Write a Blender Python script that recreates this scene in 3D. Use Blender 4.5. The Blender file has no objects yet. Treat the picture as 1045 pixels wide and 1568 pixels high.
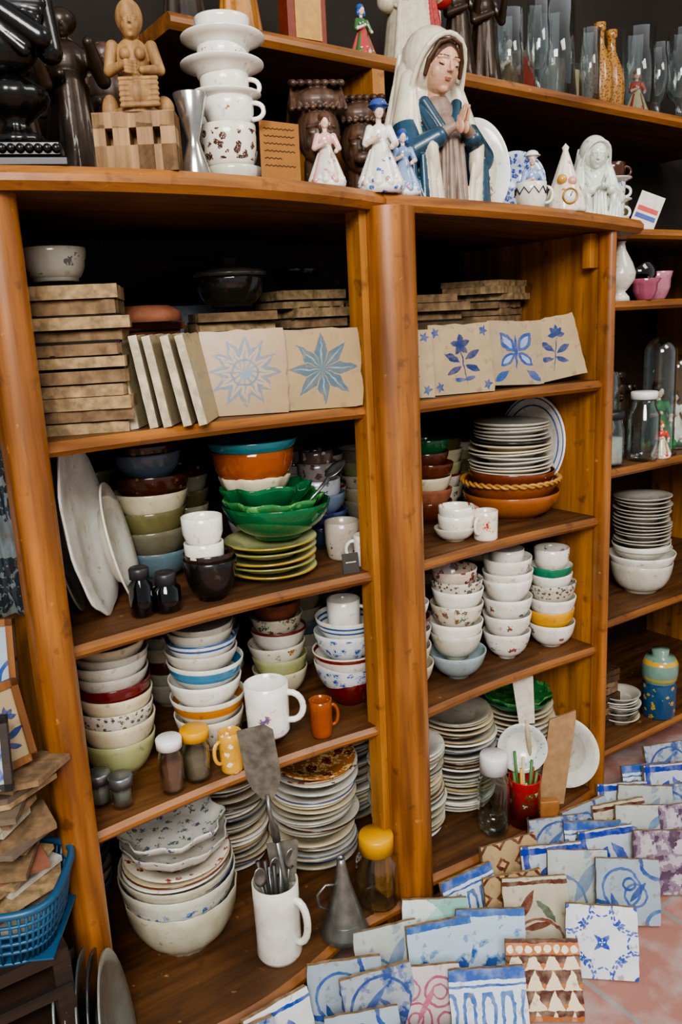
import bpy, math, random
import numpy as np
from mathutils import Matrix, Vector, Euler
random.seed(7)
SC=bpy.context.scene.collection
pi=math.pi
def T(x=0,y=0,z=0): return Matrix.Translation((x,y,z))
def RX(d): return Matrix.Rotation(math.radians(d),4,'X')
def RY(d): return Matrix.Rotation(math.radians(d),4,'Y')
def RZ(d): return Matrix.Rotation(math.radians(d),4,'Z')
def S(x,y=None,z=None):
    y=x if y is None else y; z=x if z is None else z
    return Matrix.Diagonal((x,y,z,1))
def srgb(h):
    c=[int(h[i:i+2],16)/255 for i in (0,2,4)]
    return tuple((v/12.92 if v<=.04045 else ((v+.055)/1.055)**2.4) for v in c)+(1,)
def dim(c,f): return tuple(v*f for v in c[:3])+(1,)
# ---------------------------------------------------------------- node expressions
class E:
    def __init__(s,nt,k): s.nt=nt; s.k=k
    def __add__(s,o): return M(s.nt,'ADD',s,o)
    def __radd__(s,o): return M(s.nt,'ADD',o,s)
    def __sub__(s,o): return M(s.nt,'SUBTRACT',s,o)
    def __rsub__(s,o): return M(s.nt,'SUBTRACT',o,s)
    def __mul__(s,o): return M(s.nt,'MULTIPLY',s,o)
    def __rmul__(s,o): return M(s.nt,'MULTIPLY',o,s)
    def __truediv__(s,o): return M(s.nt,'DIVIDE',s,o)
    def __lt__(s,o): return M(s.nt,'LESS_THAN',s,o)
    def __gt__(s,o): return M(s.nt,'GREATER_THAN',s,o)
def M(nt,op,*a):
    n=nt.nodes.new('ShaderNodeMath'); n.operation=op
    for i,x in enumerate(a):
        if isinstance(x,E): nt.links.new(x.k,n.inputs[i])
        else: n.inputs[i].default_value=x
    return E(nt,n.outputs[0])
def sqrt(a): return M(a.nt,'SQRT',a)
def ab(a): return M(a.nt,'ABSOLUTE',a)
def frac(a): return M(a.nt,'FRACT',a)
def mn(a,b): return M(a.nt,'MINIMUM',a,b)
def at2(a,b): return M(a.nt,'ARCTAN2',a,b)
def newmat(name):
    m=bpy.data.materials.new(name); m.use_nodes=True
    return m,m.node_tree,m.node_tree.nodes['Principled BSDF']
def mixc(nt,fac,a,b):
    n=nt.nodes.new('ShaderNodeMix'); n.data_type='RGBA'
    if isinstance(fac,E): nt.links.new(fac.k,n.inputs[0])
    else: n.inputs[0].default_value=fac
    for i,x in ((6,a),(7,b)):
        if isinstance(x,(tuple,list)): n.inputs[i].default_value=x
        else: nt.links.new(x,n.inputs[i])
    return n.outputs[2]
def objco(nt):
    tc=nt.nodes.new('ShaderNodeTexCoord'); return tc.outputs['Object']
def nz(nt,co,scale,detail=3,sv=None):
    if sv:
        mp=nt.nodes.new('ShaderNodeMapping'); nt.links.new(co,mp.inputs[0]); mp.inputs['Scale'].default_value=sv; co=mp.outputs[0]
    n=nt.nodes.new('ShaderNodeTexNoise'); nt.links.new(co,n.inputs['Vector']); n.inputs['Scale'].default_value=scale; n.inputs['Detail'].default_value=detail
    return E(nt,n.outputs[0])
def clamp01(a):
    n=M(a.nt,'ADD',a,0.0); n.k.node.use_clamp=True; return n
def bump(nt,b,h,strength,dist=.001):
    n=nt.nodes.new('ShaderNodeBump'); nt.links.new(h.k,n.inputs['Height']); n.inputs['Strength'].default_value=strength; n.inputs['Distance'].default_value=dist
    nt.links.new(n.outputs[0],b.inputs['Normal'])
_c={}
def plain(h,rough=.4,metal=0,var=.25,scale=60,bmp=0,coat=0):
    k=('p',h,rough,metal,var,scale,bmp,coat)
    if k in _c: return _c[k]
    m,nt,b=newmat('mat_'+h)
    c=srgb(h); co=objco(nt); n=nz(nt,co,scale,4)
    f=clamp01((n-.35)*3)
    nt.links.new(mixc(nt,f,dim(c,1-var),c),b.inputs['Base Color'])
    b.inputs['Roughness'].default_value=rough; b.inputs['Metallic'].default_value=metal
    b.inputs['Coat Weight'].default_value=coat
    if bmp: bump(nt,b,n,bmp)
    _c[k]=m; return m
def glaze(h,deco=None,scale=45,thr=.3,z0=0,z1=1,deco2=None,rough=.18,stripe=None):
    k=('g',h,deco,scale,thr,z0,z1,deco2,rough,str(stripe))
    if k in _c: return _c[k]
    m,nt,b=newmat('glaze_'+h)
    co=objco(nt); c=srgb(h)
    n=nz(nt,co,25,4)
    col=mixc(nt,clamp01((n-.3)*2.5),(c[0]*.80,c[1]*.76,c[2]*.69,1),c)
    sp=nt.nodes.new('ShaderNodeSeparateXYZ'); nt.links.new(co,sp.inputs[0]); z=E(nt,sp.outputs[2])
    if deco:
        mp=nt.nodes.new('ShaderNodeVectorMath'); mp.operation='ADD'
        nn=nt.nodes.new('ShaderNodeTexNoise'); nt.links.new(co,nn.inputs['Vector']); nn.inputs['Scale'].default_value=scale*3
        sc=nt.nodes.new('ShaderNodeVectorMath'); sc.operation='SCALE'; nt.links.new(nn.outputs[1],sc.inputs[0]); sc.inputs['Scale'].default_value=.6/scale
        nt.links.new(co,mp.inputs[0]); nt.links.new(sc.outputs[0],mp.inputs[1])
        v=nt.nodes.new('ShaderNodeTexVoronoi'); nt.links.new(mp.outputs[0],v.inputs['Vector']); v.inputs['Scale'].default_value=scale
        dist=E(nt,v.outputs['Distance']); band=(z>z0)*(z<z1)
        if deco2: col=mixc(nt,(dist<thr*1.6)*(nz(nt,co,scale*5,2)>.5)*band,col,srgb(deco2))
        col=mixc(nt,(dist<thr)*(nz(nt,co,scale*7,2)>.4)*band,col,srgb(deco))
    for (sz,sw,sh) in (stripe or []):
        col=mixc(nt,ab(z-sz)<sw,col,srgb(sh))
    grime=clamp01((nz(nt,co,70,6)-.62)*9)
    col=mixc(nt,grime*.42,col,srgb('5A4C38'))
    nt.links.new(col,b.inputs['Base Color'])
    b.inputs['Roughness'].default_value=rough; b.inputs['Coat Weight'].default_value=.3; b.inputs['Coat Roughness'].default_value=.08
    _c[k]=m; return m
def wood(name,c1,c2,axis='x',rough=.42,coat=.2,sc=1.0):
    k=('w',name,axis)
    if k in _c: return _c[k]
    m,nt,b=newmat(name); co=objco(nt)
    sv={'x':(1.2,14,14),'y':(14,1.2,14),'z':(14,14,1.0)}[axis]
    n=nz(nt,co,3.2*sc,6,sv); n2=nz(nt,co,3,5); fine=nz(nt,co,14*sc,4,sv)
    f=clamp01((n-.36)*3.2)
    col=mixc(nt,f,srgb(c1),srgb(c2))
    col=mixc(nt,clamp01((n2-.48)*2.8),col,dim(srgb(c2),.6))
    col=mixc(nt,clamp01((fine-.58)*4),col,dim(srgb(c1),.35))
    wear=clamp01((nz(nt,co,30,7)-.62)*10)
    col=mixc(nt,wear*.55,col,srgb('3A2412'))
    scuff=clamp01((nz(nt,co,55,5)-.70)*14)
    col=mixc(nt,scuff*.5,col,srgb('C89A60'))
    nt.links.new(col,b.inputs['Base Color']); b.inputs['Coat Weight'].default_value=coat; b.inputs['Coat Roughness'].default_value=.25
    nt.links.new(clamp01(n2*.35+rough-.12).k,b.inputs['Roughness'])
    bump(nt,b,fine,.2)
    _c[k]=m; return m
def glass(h='FFFFFF',rough=.04,edge=.55):
    k=('gl',h,rough,edge)
    if k in _c: return _c[k]
    m,nt,b=newmat('glass_'+h); c=srgb(h); lightg=min(c[:3])>.5
    tr=nt.nodes.new('ShaderNodeBsdfTransparent'); tr.inputs[0].default_value=(.90,.93,.92,1) if lightg else c
    gl=nt.nodes.new('ShaderNodeBsdfGlossy'); gl.inputs[0].default_value=(.95,.97,.97,1); gl.inputs['Roughness'].default_value=rough
    lw=nt.nodes.new('ShaderNodeLayerWeight'); lw.inputs[0].default_value=.5
    fc=E(nt,lw.outputs['Facing'])
    f=clamp01(fc*fc*edge+.05)
    m1=nt.nodes.new('ShaderNodeMixShader'); nt.links.new(f.k,m1.inputs[0]); nt.links.new(tr.outputs[0],m1.inputs[1]); nt.links.new(gl.outputs[0],m1.inputs[2])
    nt.links.new(m1.outputs[0],nt.nodes['Material Output'].inputs[0]); nt.nodes.remove(b)
    _c[k]=m; return m
# ---------------------------------------------------------------- mesh builder
class MB:
    def __init__(s): s.v=[];s.f=[];s.mi=[];s.mats=[];s.fl=[]
    def m(s,mat):
        if mat not in s.mats: s.mats.append(mat)
        return s.mats.index(mat)
    def raw(s,vs,fs,mat,X=None,flat=False):
        o=len(s.v); X=X or Matrix()
        s.v+= [tuple(X@Vector(p)) for p in vs]
        mis=mat if isinstance(mat,list) else [s.m(mat)]*len(fs)
        for f,i in zip(fs,mis): s.f.append([o+q for q in f]); s.mi.append(i); s.fl.append(flat)
    def lathe(s,prof,mat,X=None,seg=36,rip=None,matf=None):
        vs=[];fs=[];mi=[]; n=len(prof)
        for i,(r,z) in enumerate(prof):
            for j in range(seg):
                a=2*pi*j/seg; rr,zz=r,z
                if rip: rr,zz=rip(r,z,a,i/(n-1))
                vs.append((rr*math.cos(a),rr*math.sin(a),zz))
        for i in range(n-1):
            q=s.m(matf(i,prof[i],prof[i+1])) if matf else s.m(mat)
            for j in range(seg):
                k=(j+1)%seg
                fs.append([i*seg+j,i*seg+k,(i+1)*seg+k,(i+1)*seg+j]); mi.append(q)
        s.raw(vs,fs,mi,X)
    def tube(s,pts,r,mat,X=None,seg=10,closed=False):
        P=[Vector(p) for p in pts]; n=len(P); vs=[];fs=[]
        R=r if isinstance(r,(list,tuple)) else [r]*n
        ref=None
        for i in range(n):
            a=P[(i-1)%n] if (closed or i>0) else P[i]; b=P[(i+1)%n] if (closed or i<n-1) else P[i]
            t=(b-a).normalized()
            if ref is None: ref=Vector((0,0,1)) if abs(t.z)<.9 else Vector((1,0,0))
            u=(ref-t*ref.dot(t)).normalized(); w=t.cross(u); ref=u
            for j in range(seg):
                an=2*pi*j/seg; vs.append(tuple(P[i]+u*math.cos(an)*R[i]+w*math.sin(an)*R[i]))
        for i in range(n if closed else n-1):
            k=(i+1)%n
            for j in range(seg):
                q=(j+1)%seg; fs.append([i*seg+j,i*seg+q,k*seg+q,k*seg+j])
        if not closed:
            fs.append(list(range(seg))[::-1]); fs.append([(n-1)*seg+j for j in range(seg)])
        s.raw(vs,fs,mat,X)
    def box(s,sx,sy,sz,mat,X=None,bev=0):
        b=min(bev,sx/3,sy/3,sz/3); a,c=sx/2,sy/2
        if b<=0:
            vs=[(-a,-c,0),(a,-c,0),(a,c,0),(-a,c,0),(-a,-c,sz),(a,-c,sz),(a,c,sz),(-a,c,sz)]
            fs=[[3,2,1,0],[4,5,6,7],[0,1,5,4],[1,2,6,5],[2,3,7,6],[3,0,4,7]]
            s.raw(vs,fs,mat,X,True); return
        def ring(z,k):
            A,Cc=a-k,c-k
            return [(-A+b,-Cc,z),(A-b,-Cc,z),(A,-Cc+b,z),(A,Cc-b,z),(A-b,Cc,z),(-A+b,Cc,z),(-A,Cc-b,z),(-A,-Cc+b,z)]
        vs=ring(0,b)+ring(b,0)+ring(sz-b,0)+ring(sz,b); fs=[list(range(8))[::-1],[24+i for i in range(8)]]
        for i in range(3):
            for j in range(8): k=(j+1)%8; fs.append([i*8+j,i*8+k,i*8+8+k,i*8+8+j])
        s.raw(vs,fs,mat,X,True)
    def sph(s,r,mat,X=None,seg=20):
        prof=[(max(1e-5,r*math.sin(pi*i/12)),-r*math.cos(pi*i/12)) for i in range(13)]
        s.lathe(prof,mat,X,seg)
    def poly(s,pts,y0,y1,mat,X=None,edge=None):
        n=len(pts); vs=[(x,y0,z) for x,z in pts]+[(x,y1,z) for x,z in pts]
        q=s.m(mat); e=s.m(edge) if edge else q
        fs=[list(range(n)),[n+i for i in range(n)][::-1]]; mi=[q,e]
        for i in range(n): k=(i+1)%n; fs.append([i,n+i,n+k,k]); mi.append(e)
        s.raw(vs,fs,mi,X,True)
    def done(s,name,X=None,parent=None):
        me=bpy.data.meshes.new(name); me.from_pydata(s.v,[],s.f)
        for m in s.mats: me.materials.append(m)
        me.polygons.foreach_set('material_index',s.mi)
        me.polygons.foreach_set('use_smooth',[not f for f in s.fl]); me.update()
        import bmesh
        bm=bmesh.new(); bm.from_mesh(me); bmesh.ops.recalc_face_normals(bm,faces=bm.faces); bm.to_mesh(me); bm.free()
        o=bpy.data.objects.new(name,me); SC.objects.link(o)
        o.matrix_world=X or Matrix()
        if parent: o.parent=parent
        return o
def empty(name,X):
    e=bpy.data.objects.new(name,None); e.empty_display_size=.02; SC.objects.link(e); e.matrix_world=X; return e
# ---------------------------------------------------------------- profiles
def bowlP(r,h,foot=.5,k=.7,t=.003):
    rf=r*foot; fh=h*.09; o=[(1e-5,fh*.6),(rf*.85,fh*.5),(rf*.9,0),(rf,0),(rf,fh)]
    N=9; w=[]
    for i in range(1,N+1):
        s=i/N; q=s*pi/2
        w.append((rf+(r-rf)*(k*math.sin(q)+(1-k)*s), fh+(h-fh)*(k*(1-math.cos(q))+(1-k)*s)))
    o+=w; o.append((r-t*.4,h+t*.4)); o+=[(max(x-t,1e-5),max(z,fh+t)) for x,z in w[::-1]]
    o+=[(rf*.8,fh+t),(1e-5,fh+t)]
    return o
def plateP(r,h=.02,t=.003,well=.6):
    return [(1e-5,.001),(r*well*.9,.001),(r*well*.92,0),(r*well,0),(r*well*1.06,h*.35),(r*.85,h*.75),(r,h),(r,h+t*.7),(r*.985,h+t),(r*.84,h*.75+t),(r*well*1.02,h*.4+t),(r*well*.9,t+.001),(1e-5,t+.001)]
def cupP(r,h,foot=.8,t=.003,flare=0):
    return [(1e-5,.002),(r*foot*.85,.002),(r*foot*.87,0),(r*foot*.97,0),(r*(foot+.05),h*.06),(r*(.5+foot/2),h*.2),(r*.98,h*.45),(r,h*.75),(r+flare,h),(r+flare-t*.5,h+t*.3),(r+flare-t,h),(r-t,h*.75),(r*.98-t,h*.45),(r*(.5+foot/2)-t,h*.2),(r*foot*.8,h*.07+t),(1e-5,h*.07+t)]
def bowl(name,X,r,h,mat,foot=.5,k=.7,parent=None,rip=None,t=.003,inner=None):
    b=MB(); mf=(lambda i,p,q: inner if i>=14 else mat) if inner else None
    b.lathe(bowlP(r,h,foot,k,t),mat,rip=rip,matf=mf); return b.done(name,X,parent)
def plate(name,X,r,mat,h=.02,parent=None,rip=None,rim=None,well=.6):
    b=MB(); mf=(lambda i,p,q: rim if i in (6,7) else mat) if rim else None
    b.lathe(plateP(r,h,well=well),mat,rip=rip,matf=mf,seg=44); return b.done(name,X,parent)
def handle(b,r,z0,z1,out,th,mat,ang=0):
    n=11; pts=[]
    for i in range(n):
        a=-pi/2+pi*i/(n-1); c=max(0,math.cos(a))
        pts.append((r-.002+out*c**.75,0,(z0+z1)/2+(z1-z0)/2*math.sin(a)))
    b.tube(pts,th,mat,RZ(ang))
def cup(name,X,r,h,mat,hang=None,foot=.8,out=.018,th=.0035,flare=0,parent=None,inner=None):
    b=MB(); mf=(lambda i,p,q: inner if i>=9 else mat) if inner else None
    b.lathe(cupP(r,h,foot,flare=flare),mat,matf=mf)
    if hang is not None: handle(b,r*.97,h*.25,h*.82,out,th,mat,hang)
    return b.done(name,X,parent)
def jit(a): return random.uniform(-a,a)
def stack(name,x,y,z,items,j=.003):
    P=empty(name,T(x,y,z)); zz=0
    for i,it in enumerate(items):
        kind,r,h,step,mat=it[:5]; op=it[5] if len(it)>5 else {}
        L=T(jit(j),jit(j),zz)@RX(jit(1.5)+op.get('tilt',0))@RY(jit(1.5))@RZ(jit(180))
        if kind=='b': o=bowl('bowl_%d'%(i+1),L,r,h,mat,foot=op.get('foot',.5),k=op.get('k',.7),rip=op.get('rip'),inner=op.get('inner'))
        elif kind=='p': o=plate('plate_%d'%(i+1),L,r,mat,h=h,rip=op.get('rip'),rim=op.get('rim'))
        elif kind=='c':
            L=T(jit(j),jit(j),zz); o=cup('cup_%d'%(i+1),L,r,h,mat,hang=op.get('hang'),foot=op.get('foot',.7),flare=op.get('flare',0))
        o.parent=P; zz+=step
    return P
# ---------------------------------------------------------------- common materials
W_POST=wood('varnished_wood_post','A2662A','6C3E14','z',.34,.4,1)
W_X=wood('varnished_wood_edge','9C642C','6C401A','x')
W_SH=wood('worn_shelf_top','6E4622','44290F','x',.55,.05)
W_Z=wood('varnished_wood_panel','B0762E','805020','z')
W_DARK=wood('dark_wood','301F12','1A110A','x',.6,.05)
WHITE=glaze('F0EDE4'); CREAM=glaze('D8CCAE'); OFF=glaze('D0CCBE'); GREYW=glaze('B6B2A6')
BISQ=plain('A88C64',.85,0,.55,70,.6); BISQ2=plain('8A6E4E',.9,0,.55,50,.7); TERRA=plain('98583A',.8,0,.4,50,.4); BISW=plain('C8BA9C',.85,0,.4,60,.5)
# ---------------------------------------------------------------- room
def slab(name,x0,x1,y0,y1,z0,z1,mat,bev=0):
    b=MB(); b.box(x1-x0,y1-y0,z1-z0,mat,None,bev); return b.done(name,T((x0+x1)/2,(y0+y1)/2,z0))
FL=.02
m,nt,b=newmat('terracotta_floor'); co=objco(nt)
br=nt.nodes.new('ShaderNodeTexBrick'); nt.links.new(co,br.inputs[0]); br.inputs['Scale'].default_value=3.2; br.offset=0; br.inputs['Brick Width'].default_value=.9;br.inputs['Row Height'].default_value=.9
br.inputs['Color1'].default_value=srgb('A87468');br.inputs['Color2'].default_value=srgb('9A6C60');br.inputs['Mortar'].default_value=srgb('8C8680');br.inputs['Mortar Size'].default_value=.02
n=nz(nt,co,14,6); nt.links.new(mixc(nt,clamp01((n-.42)*3),br.outputs[0],srgb('B4AAA2')),b.inputs['Base Color']); b.inputs['Roughness'].default_value=.8; bump(nt,b,n,.4)
slab('floor',-2.5,3,-3.5,.7,FL-.1,FL,m)
WALL=plain('2C241D',.9,0,.4,6)
slab('wall_back',-2.5,3,.6,.7,FL,3,WALL)
slab('wall_right',2.75,2.85,-.3,.6,FL,3,WALL)
# ---------------------------------------------------------------- cabinet
def board(name,x0,x1,y0f,yb,z,t,mat,z1=None,n=24,top=None):
    b=MB(); vs=[];fs=[];mi=[]; z1=z if z1 is None else z1
    er=t*.35; top=top or W_SH; e=b.m(mat); tt=b.m(top)
    for i in range(n+1):
        s=i/n; x=x0+(x1-x0)*s; zt=z+(z1-z)*s; yf=y0f(s)
        vs+=[(x,a,c) for a,c in [(yb,zt-t),(yf+er,zt-t),(yf,zt-t+er),(yf,zt-er),(yf+er,zt),(yb,zt)]]
    for i in range(n):
        for j in range(6):
            k=(j+1)%6; fs.append([i*6+j,i*6+k,i*6+6+k,i*6+6+j]); mi.append(e if j in (1,2,3) else tt)
    fs.append(list(range(6))); fs.append([n*6+j for j in range(6)][::-1]); mi+=[e,e]
    b.raw(vs,fs,mi,None,True); return b.done(name)
CAB=empty('wooden_shelving_unit',Matrix())
parts=[]
def post(name,x,y,w,d,z0,z1,mat=W_POST):
    b=MB(); N=14; pts=[(-w/2,d/2)]
    for i in range(N+1):
        a=pi+pi*i/N; pts.append((w/2*math.cos(a),-d*.1+ (d*.5)*math.sin(a)))
    pts.append((w/2,d/2)); n=len(pts)
    vs=[(px,py,0) for px,py in pts]+[(px,py,z1-z0) for px,py in pts]
    fs=[[i,(i+1)%n,n+(i+1)%n,n+i] for i in range(n)]+[list(range(n))[::-1],[n+i for i in range(n)]]
    b.raw(vs,fs,mat); o=b.done(name,T(x,y,z0))
    md=o.modifiers.new('es','EDGE_SPLIT'); md.split_angle=math.radians(40)
    return o
parts.append(post('post_left',.272,-.005,.056,.05,FL,1.46))
parts.append(post('post_center',.920,-.005,.088,.07,FL,1.46))
parts.append(slab('post_center_frame',.860,.875,0,.04,FL,1.46,W_Z))
parts.append(post('post_right',1.510,.0,.024,.03,FL,1.45))
parts.append(slab('panel_right',1.504,1.522,.015,.45,FL,1.44,W_Z))
parts.append(slab('panel_left',.26,.28,.02,.45,FL,1.46,W_Z))
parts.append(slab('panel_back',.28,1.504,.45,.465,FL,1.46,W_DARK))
for i,(z) in enumerate((1.125,.815,.5)):
    parts.append(board('shelf_left_%d'%(i+1),.28,.90,lambda s:.0+.022*math.sin(pi*s),.45,z,.022,W_X))
    parts.append(board('shelf_right_%d'%(i+1),.93,1.504,lambda s:.0+.015*math.sin(pi*s),.45,z-.004,.022,W_X))
parts.append(board('shelf_bottom_left',.28,.9,lambda s:-.03-.055*math.sin(pi*min(1,s*1.2+.1)),.45,.12,.03,W_X))
parts.append(board('shelf_bottom_right',.9,1.525,lambda s:-.0-.02*math.sin(pi*s),.45,.12,.03,W_X))
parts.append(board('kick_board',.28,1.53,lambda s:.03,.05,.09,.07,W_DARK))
parts.append(board('top_left',.245,.905,lambda s:-.015-.075*math.sin(pi*min(1,s*.9+.12))**.8,.6,1.485,.03,W_X))
parts.append(board('top_right',.905,1.60,lambda s:-.02-.03*math.sin(pi*s),.6,1.482,.028,W_X,1.456))
parts.append(board('hutch_shelf',.66,2.5,lambda s:.25,.6,1.808,.028,W_X,1.755))
parts.append(slab('hutch_divider',1.095,1.125,.26,.6,1.47,1.782,W_Z))
parts.append(slab('corner_block',1.474,1.504,.02,.04,1.36,1.43,W_Z))
for o in parts: o.parent=CAB
U=empty('neighbouring_shelf_unit',Matrix()); ps=[]
for i,z in enumerate((1.455,1.29,.885,.49,.12)):
    ps.append(board('shelf_%d'%(i+1),1.56 if i else 1.605,2.5,lambda s:.1,.58,z,.022,W_X))
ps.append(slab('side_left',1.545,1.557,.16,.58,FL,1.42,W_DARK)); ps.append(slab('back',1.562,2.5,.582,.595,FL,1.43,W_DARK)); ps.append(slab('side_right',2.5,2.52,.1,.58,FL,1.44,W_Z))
for o in ps: o.parent=U
# ---------------------------------------------------------------- tiles
def petal(u,v,cx,cy,R,n,w=.35,rot=0):
    x=u-cx; y=v-cy; r=sqrt(x*x+y*y); a=at2(y,x)
    tr=ab(frac(a*(n/(2*pi))+rot+.5)-.5)*(2*pi/n)
    return (tr*r)<(mn(r,R-r)*w)
def leaf(u,v,cx,cy,L,W,ang):
    c=math.cos(math.radians(ang)); s=math.sin(math.radians(ang)); x=u-cx; y=v-cy
    p=x*c+y*s; q=y*c-x*s
    return ab(q)<(1.0-p*p*(1/(L*L)))*W
def disc(u,v,cx,cy,R):
    x=u-cx; y=v-cy; return sqrt(x*x+y*y)<R
def ring(u,v,cx,cy,R,w):
    x=u-cx; y=v-cy; return ab(sqrt(x*x+y*y)-R)<w
def f_star(u,v,n): return [(petal(u,v,0,0,.46,8,.36),'3E5864'),(petal(u,v,0,0,.40,8,.06),'7A8A8C')]
def f_sun(u,v,n): return [(petal(u,v,0,0,.44,12,.42,.1)*(n>.42),'4C5C68'),(petal(u,v,0,0,.37,12,.26,.1),'9C8058'),(petal(u,v,0,0,.3,12,.1,.1),'56646E'),(ring(u,v,0,0,.15,.012),'46566A'),(disc(u,v,0,0,.08)*(n>.5),'5B6F80')]
def corners(u,v,c='33477A'):
    return [(petal(ab(u),ab(v),.39,.39,.08,5,.6),c)]
def f_bouq(u,v,n):
    N='1C2E60'; o=[(leaf(u,v,.02,-.05,.36,.010,97),N)]
    for a in (20,92,164,236,308): o.append((leaf(u,v,.0+.075*math.cos(math.radians(a)),.2+.075*math.sin(math.radians(a)),.085,.045,a),N))
    for cx,cy,L,W,a in ((-.15,.02,.14,.05,150),(.17,.05,.14,.05,28),(-.13,-.16,.13,.045,205),(.17,-.14,.13,.045,-20),(-.05,-.3,.1,.035,170),(.1,-.29,.1,.035,10)): o.append((leaf(u,v,cx,cy,L,W,a),N if W>.04 else '2E4478'))
    return o+corners(u,v)
def f_bouq2(u,v,n):
    N='22386C'; o=[(leaf(u,v,-.02,-.08,.34,.010,70),N)]
    for a in (40,85,130,0,175): o.append((leaf(u,v,.08+.08*math.cos(math.radians(a)),.2+.08*math.sin(math.radians(a)),.09,.04,a),N))
    for cx,cy,L,W,a in ((-.14,.04,.15,.05,140),(.15,-.03,.15,.05,20),(-.2,-.15,.13,.045,175),(.08,-.2,.13,.045,-25)): o.append((leaf(u,v,cx,cy,L,W,a),N))
    return o
def f_bfly(u,v,n):
    N='2C4A84'; o=[]
    for cx,cy,L,W,a in ((-.15,.17,.2,.11,130),(.17,.17,.2,.11,50),(-.16,-.1,.17,.08,215),(.17,-.1,.17,.08,-35)): o+=[(leaf(u,v,cx,cy,L,W,a),N),(leaf(u,v,cx,cy,L*.65,W*.5,a),'8C9CB8')]
    return o+[(leaf(u,v,.0,.02,.28,.03,88),N),(leaf(u,v,-.3,-.36,.16,.06,30),N),(leaf(u,v,.3,-.36,.16,.06,150),N)]
def f_lat(u,v,n):
    U=ab(u);V=ab(v)
    return [(ring(U,V,.5,.5,.36,.016)*(frac((U-V)*9)>.3),'2A4FA8'),(ring(U,V,.5,.5,.40,.012)*(frac((U-V)*9)<.5),'2A4FA8'),(ring(U,V,.5,.0,.15,.012)*(frac((U+V)*9)>.3),'2A4FA8'),(ring(U,V,.0,.5,.15,.012)*(frac((U+V)*9)>.3),'2A4FA8'),(petal(u,v,0,0,.15,4,.5,.5),'2446A0'),(ring(u,v,0,0,.05,.012),'2446A0'),(petal(U,V,.25,.25,.09,4,.6),'2446A0'),(disc(U,V,.5,.5,.06),'2446A0')]
def f_geo(u,v,n):
    a=frac(u*4+.5); b=frac(v*4+.5); body=(v<.3)
    tri=(ab(a-.5)*2)<(b)
    top=(v>.3)
    return [(u<9,'E0CFAC'),(tri*body,'4E2012'),(disc(a,b,.5,.22,.13)*body,'B86C30'),(top,'B0642A'),(top*(v>.46),'4A2416'),(ab(v-.3)<.012,'4A2416'),(ring(frac(u*8),(v-.38)*8,.5,0,.2,.2)*(ab(v-.38)<.05),'EADCC0'),((v<-.44),'A0581F')]
def f_pink(u,v,n):
    return [(ring(u,v,.2,.15,.2,.018),'A85070'),(ring(u,v,.2,.15,.1,.014),'A85070'),(ring(u,v,-.22,.2,.14,.016),'A85070'),(ring(u,v,-.15,-.2,.22,.016),'A85070'),(ring(u,v,-.15,-.2,.1,.014),'A85070'),(ring(u,v,.28,-.25,.13,.016),'A85070'),(leaf(u,v,.0,.0,.3,.04,60),'B86480'),(leaf(u,v,-.3,.0,.2,.03,100),'B86480')]
def f_str(u,v,n): return [(u<9,'CCD8DE'),(v>.36,'3458A0'),((v>.28)*(v<.31),'3458A0'),(ring(frac(u*4+.5)-.5,v*1.0+.05,0,0,.3,.08)*(v<.22)*(v>-.28),'4068A8'),((v<-.3)*(v>-.34),'3458A0'),(v<-.42,'6A90BC')]
def f_land(u,v,n): return [(u<9,'B4C8D6'),((n+v*.25)<.48,'7498C0'),((n+v*.25)<.41,'34589C'),(v>.4,'3860A4'),(v<-.42,'34589C')]
def f_aqua(u,v,n): return [(u<9,'A8CCC4'),((u+v)<-.05,'74B0A4'),((v-u)>.35,'D4DCD6'),((u+v)>.4,'86B8AA')]
def f_leaf(u,v,n): return [(ab(v-.38)<.025,'2448A0'),(leaf(u,v,.14,.05,.18,.09,90),'183C98'),(leaf(u,v,.02,-.08,.16,.06,140),'2048A8'),(leaf(u,v,.27,-.08,.16,.06,40),'2048A8'),(leaf(u,v,-.3,-.1,.14,.06,20),'2850A8'),(leaf(u,v,.14,-.2,.2,.012,90),'183C98')]
def f_mot(u,v,n): return [((n<.50),'6E7C9C'),(n<.43,'38508A'),(leaf(u,v,-.1,.1,.3,.05,40),'4A6296'),(leaf(u,v,.15,-.1,.3,.05,120),'4A6296'),(ring(u,v,0,0,.42,.02),'38508A')]
def f_purp(u,v,n): return [(n<.56,'7E6A7C'),(n<.49,'503A50'),(disc(ab(u)-.25,ab(v)-.25,0,0,.12)*(n>.45),'B8ACB4')]
def f_curl(u,v,n):
    return [(ring(u,v,-.1,.05,.3,.02),'3A5C98'),(ring(u,v,.12,-.05,.17,.02),'3A5C98'),(ring(u,v,.02,.12,.09,.02),'26488C'),(ring(u,v,.5,.5,.3,.03),'26488C'),(leaf(u,v,.15,.0,.2,.05,50),'2E4C88'),(leaf(u,v,-.2,-.2,.2,.05,110),'2E4C88'),(ring(u,v,-.5,-.5,.35,.03),'26488C'),(ring(u,v,.5,-.5,.22,.03),'3A5C98')]
def f_fade(u,v,n): return [(n<.42,'8C9CAA'),(leaf(u,v,.1,0,.35,.1,60),'7488A0'),(ring(u,v,-.3,-.3,.4,.02),'587498')]
def f_rope(u,v,n): return [(ring(u,v,-.5,-.5,.55,.03),'B89850'),(ring(u,v,-.5,-.5,.7,.02),'6880A0'),(leaf(u,v,.2,.2,.2,.07,45),'6080A0')]
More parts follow.
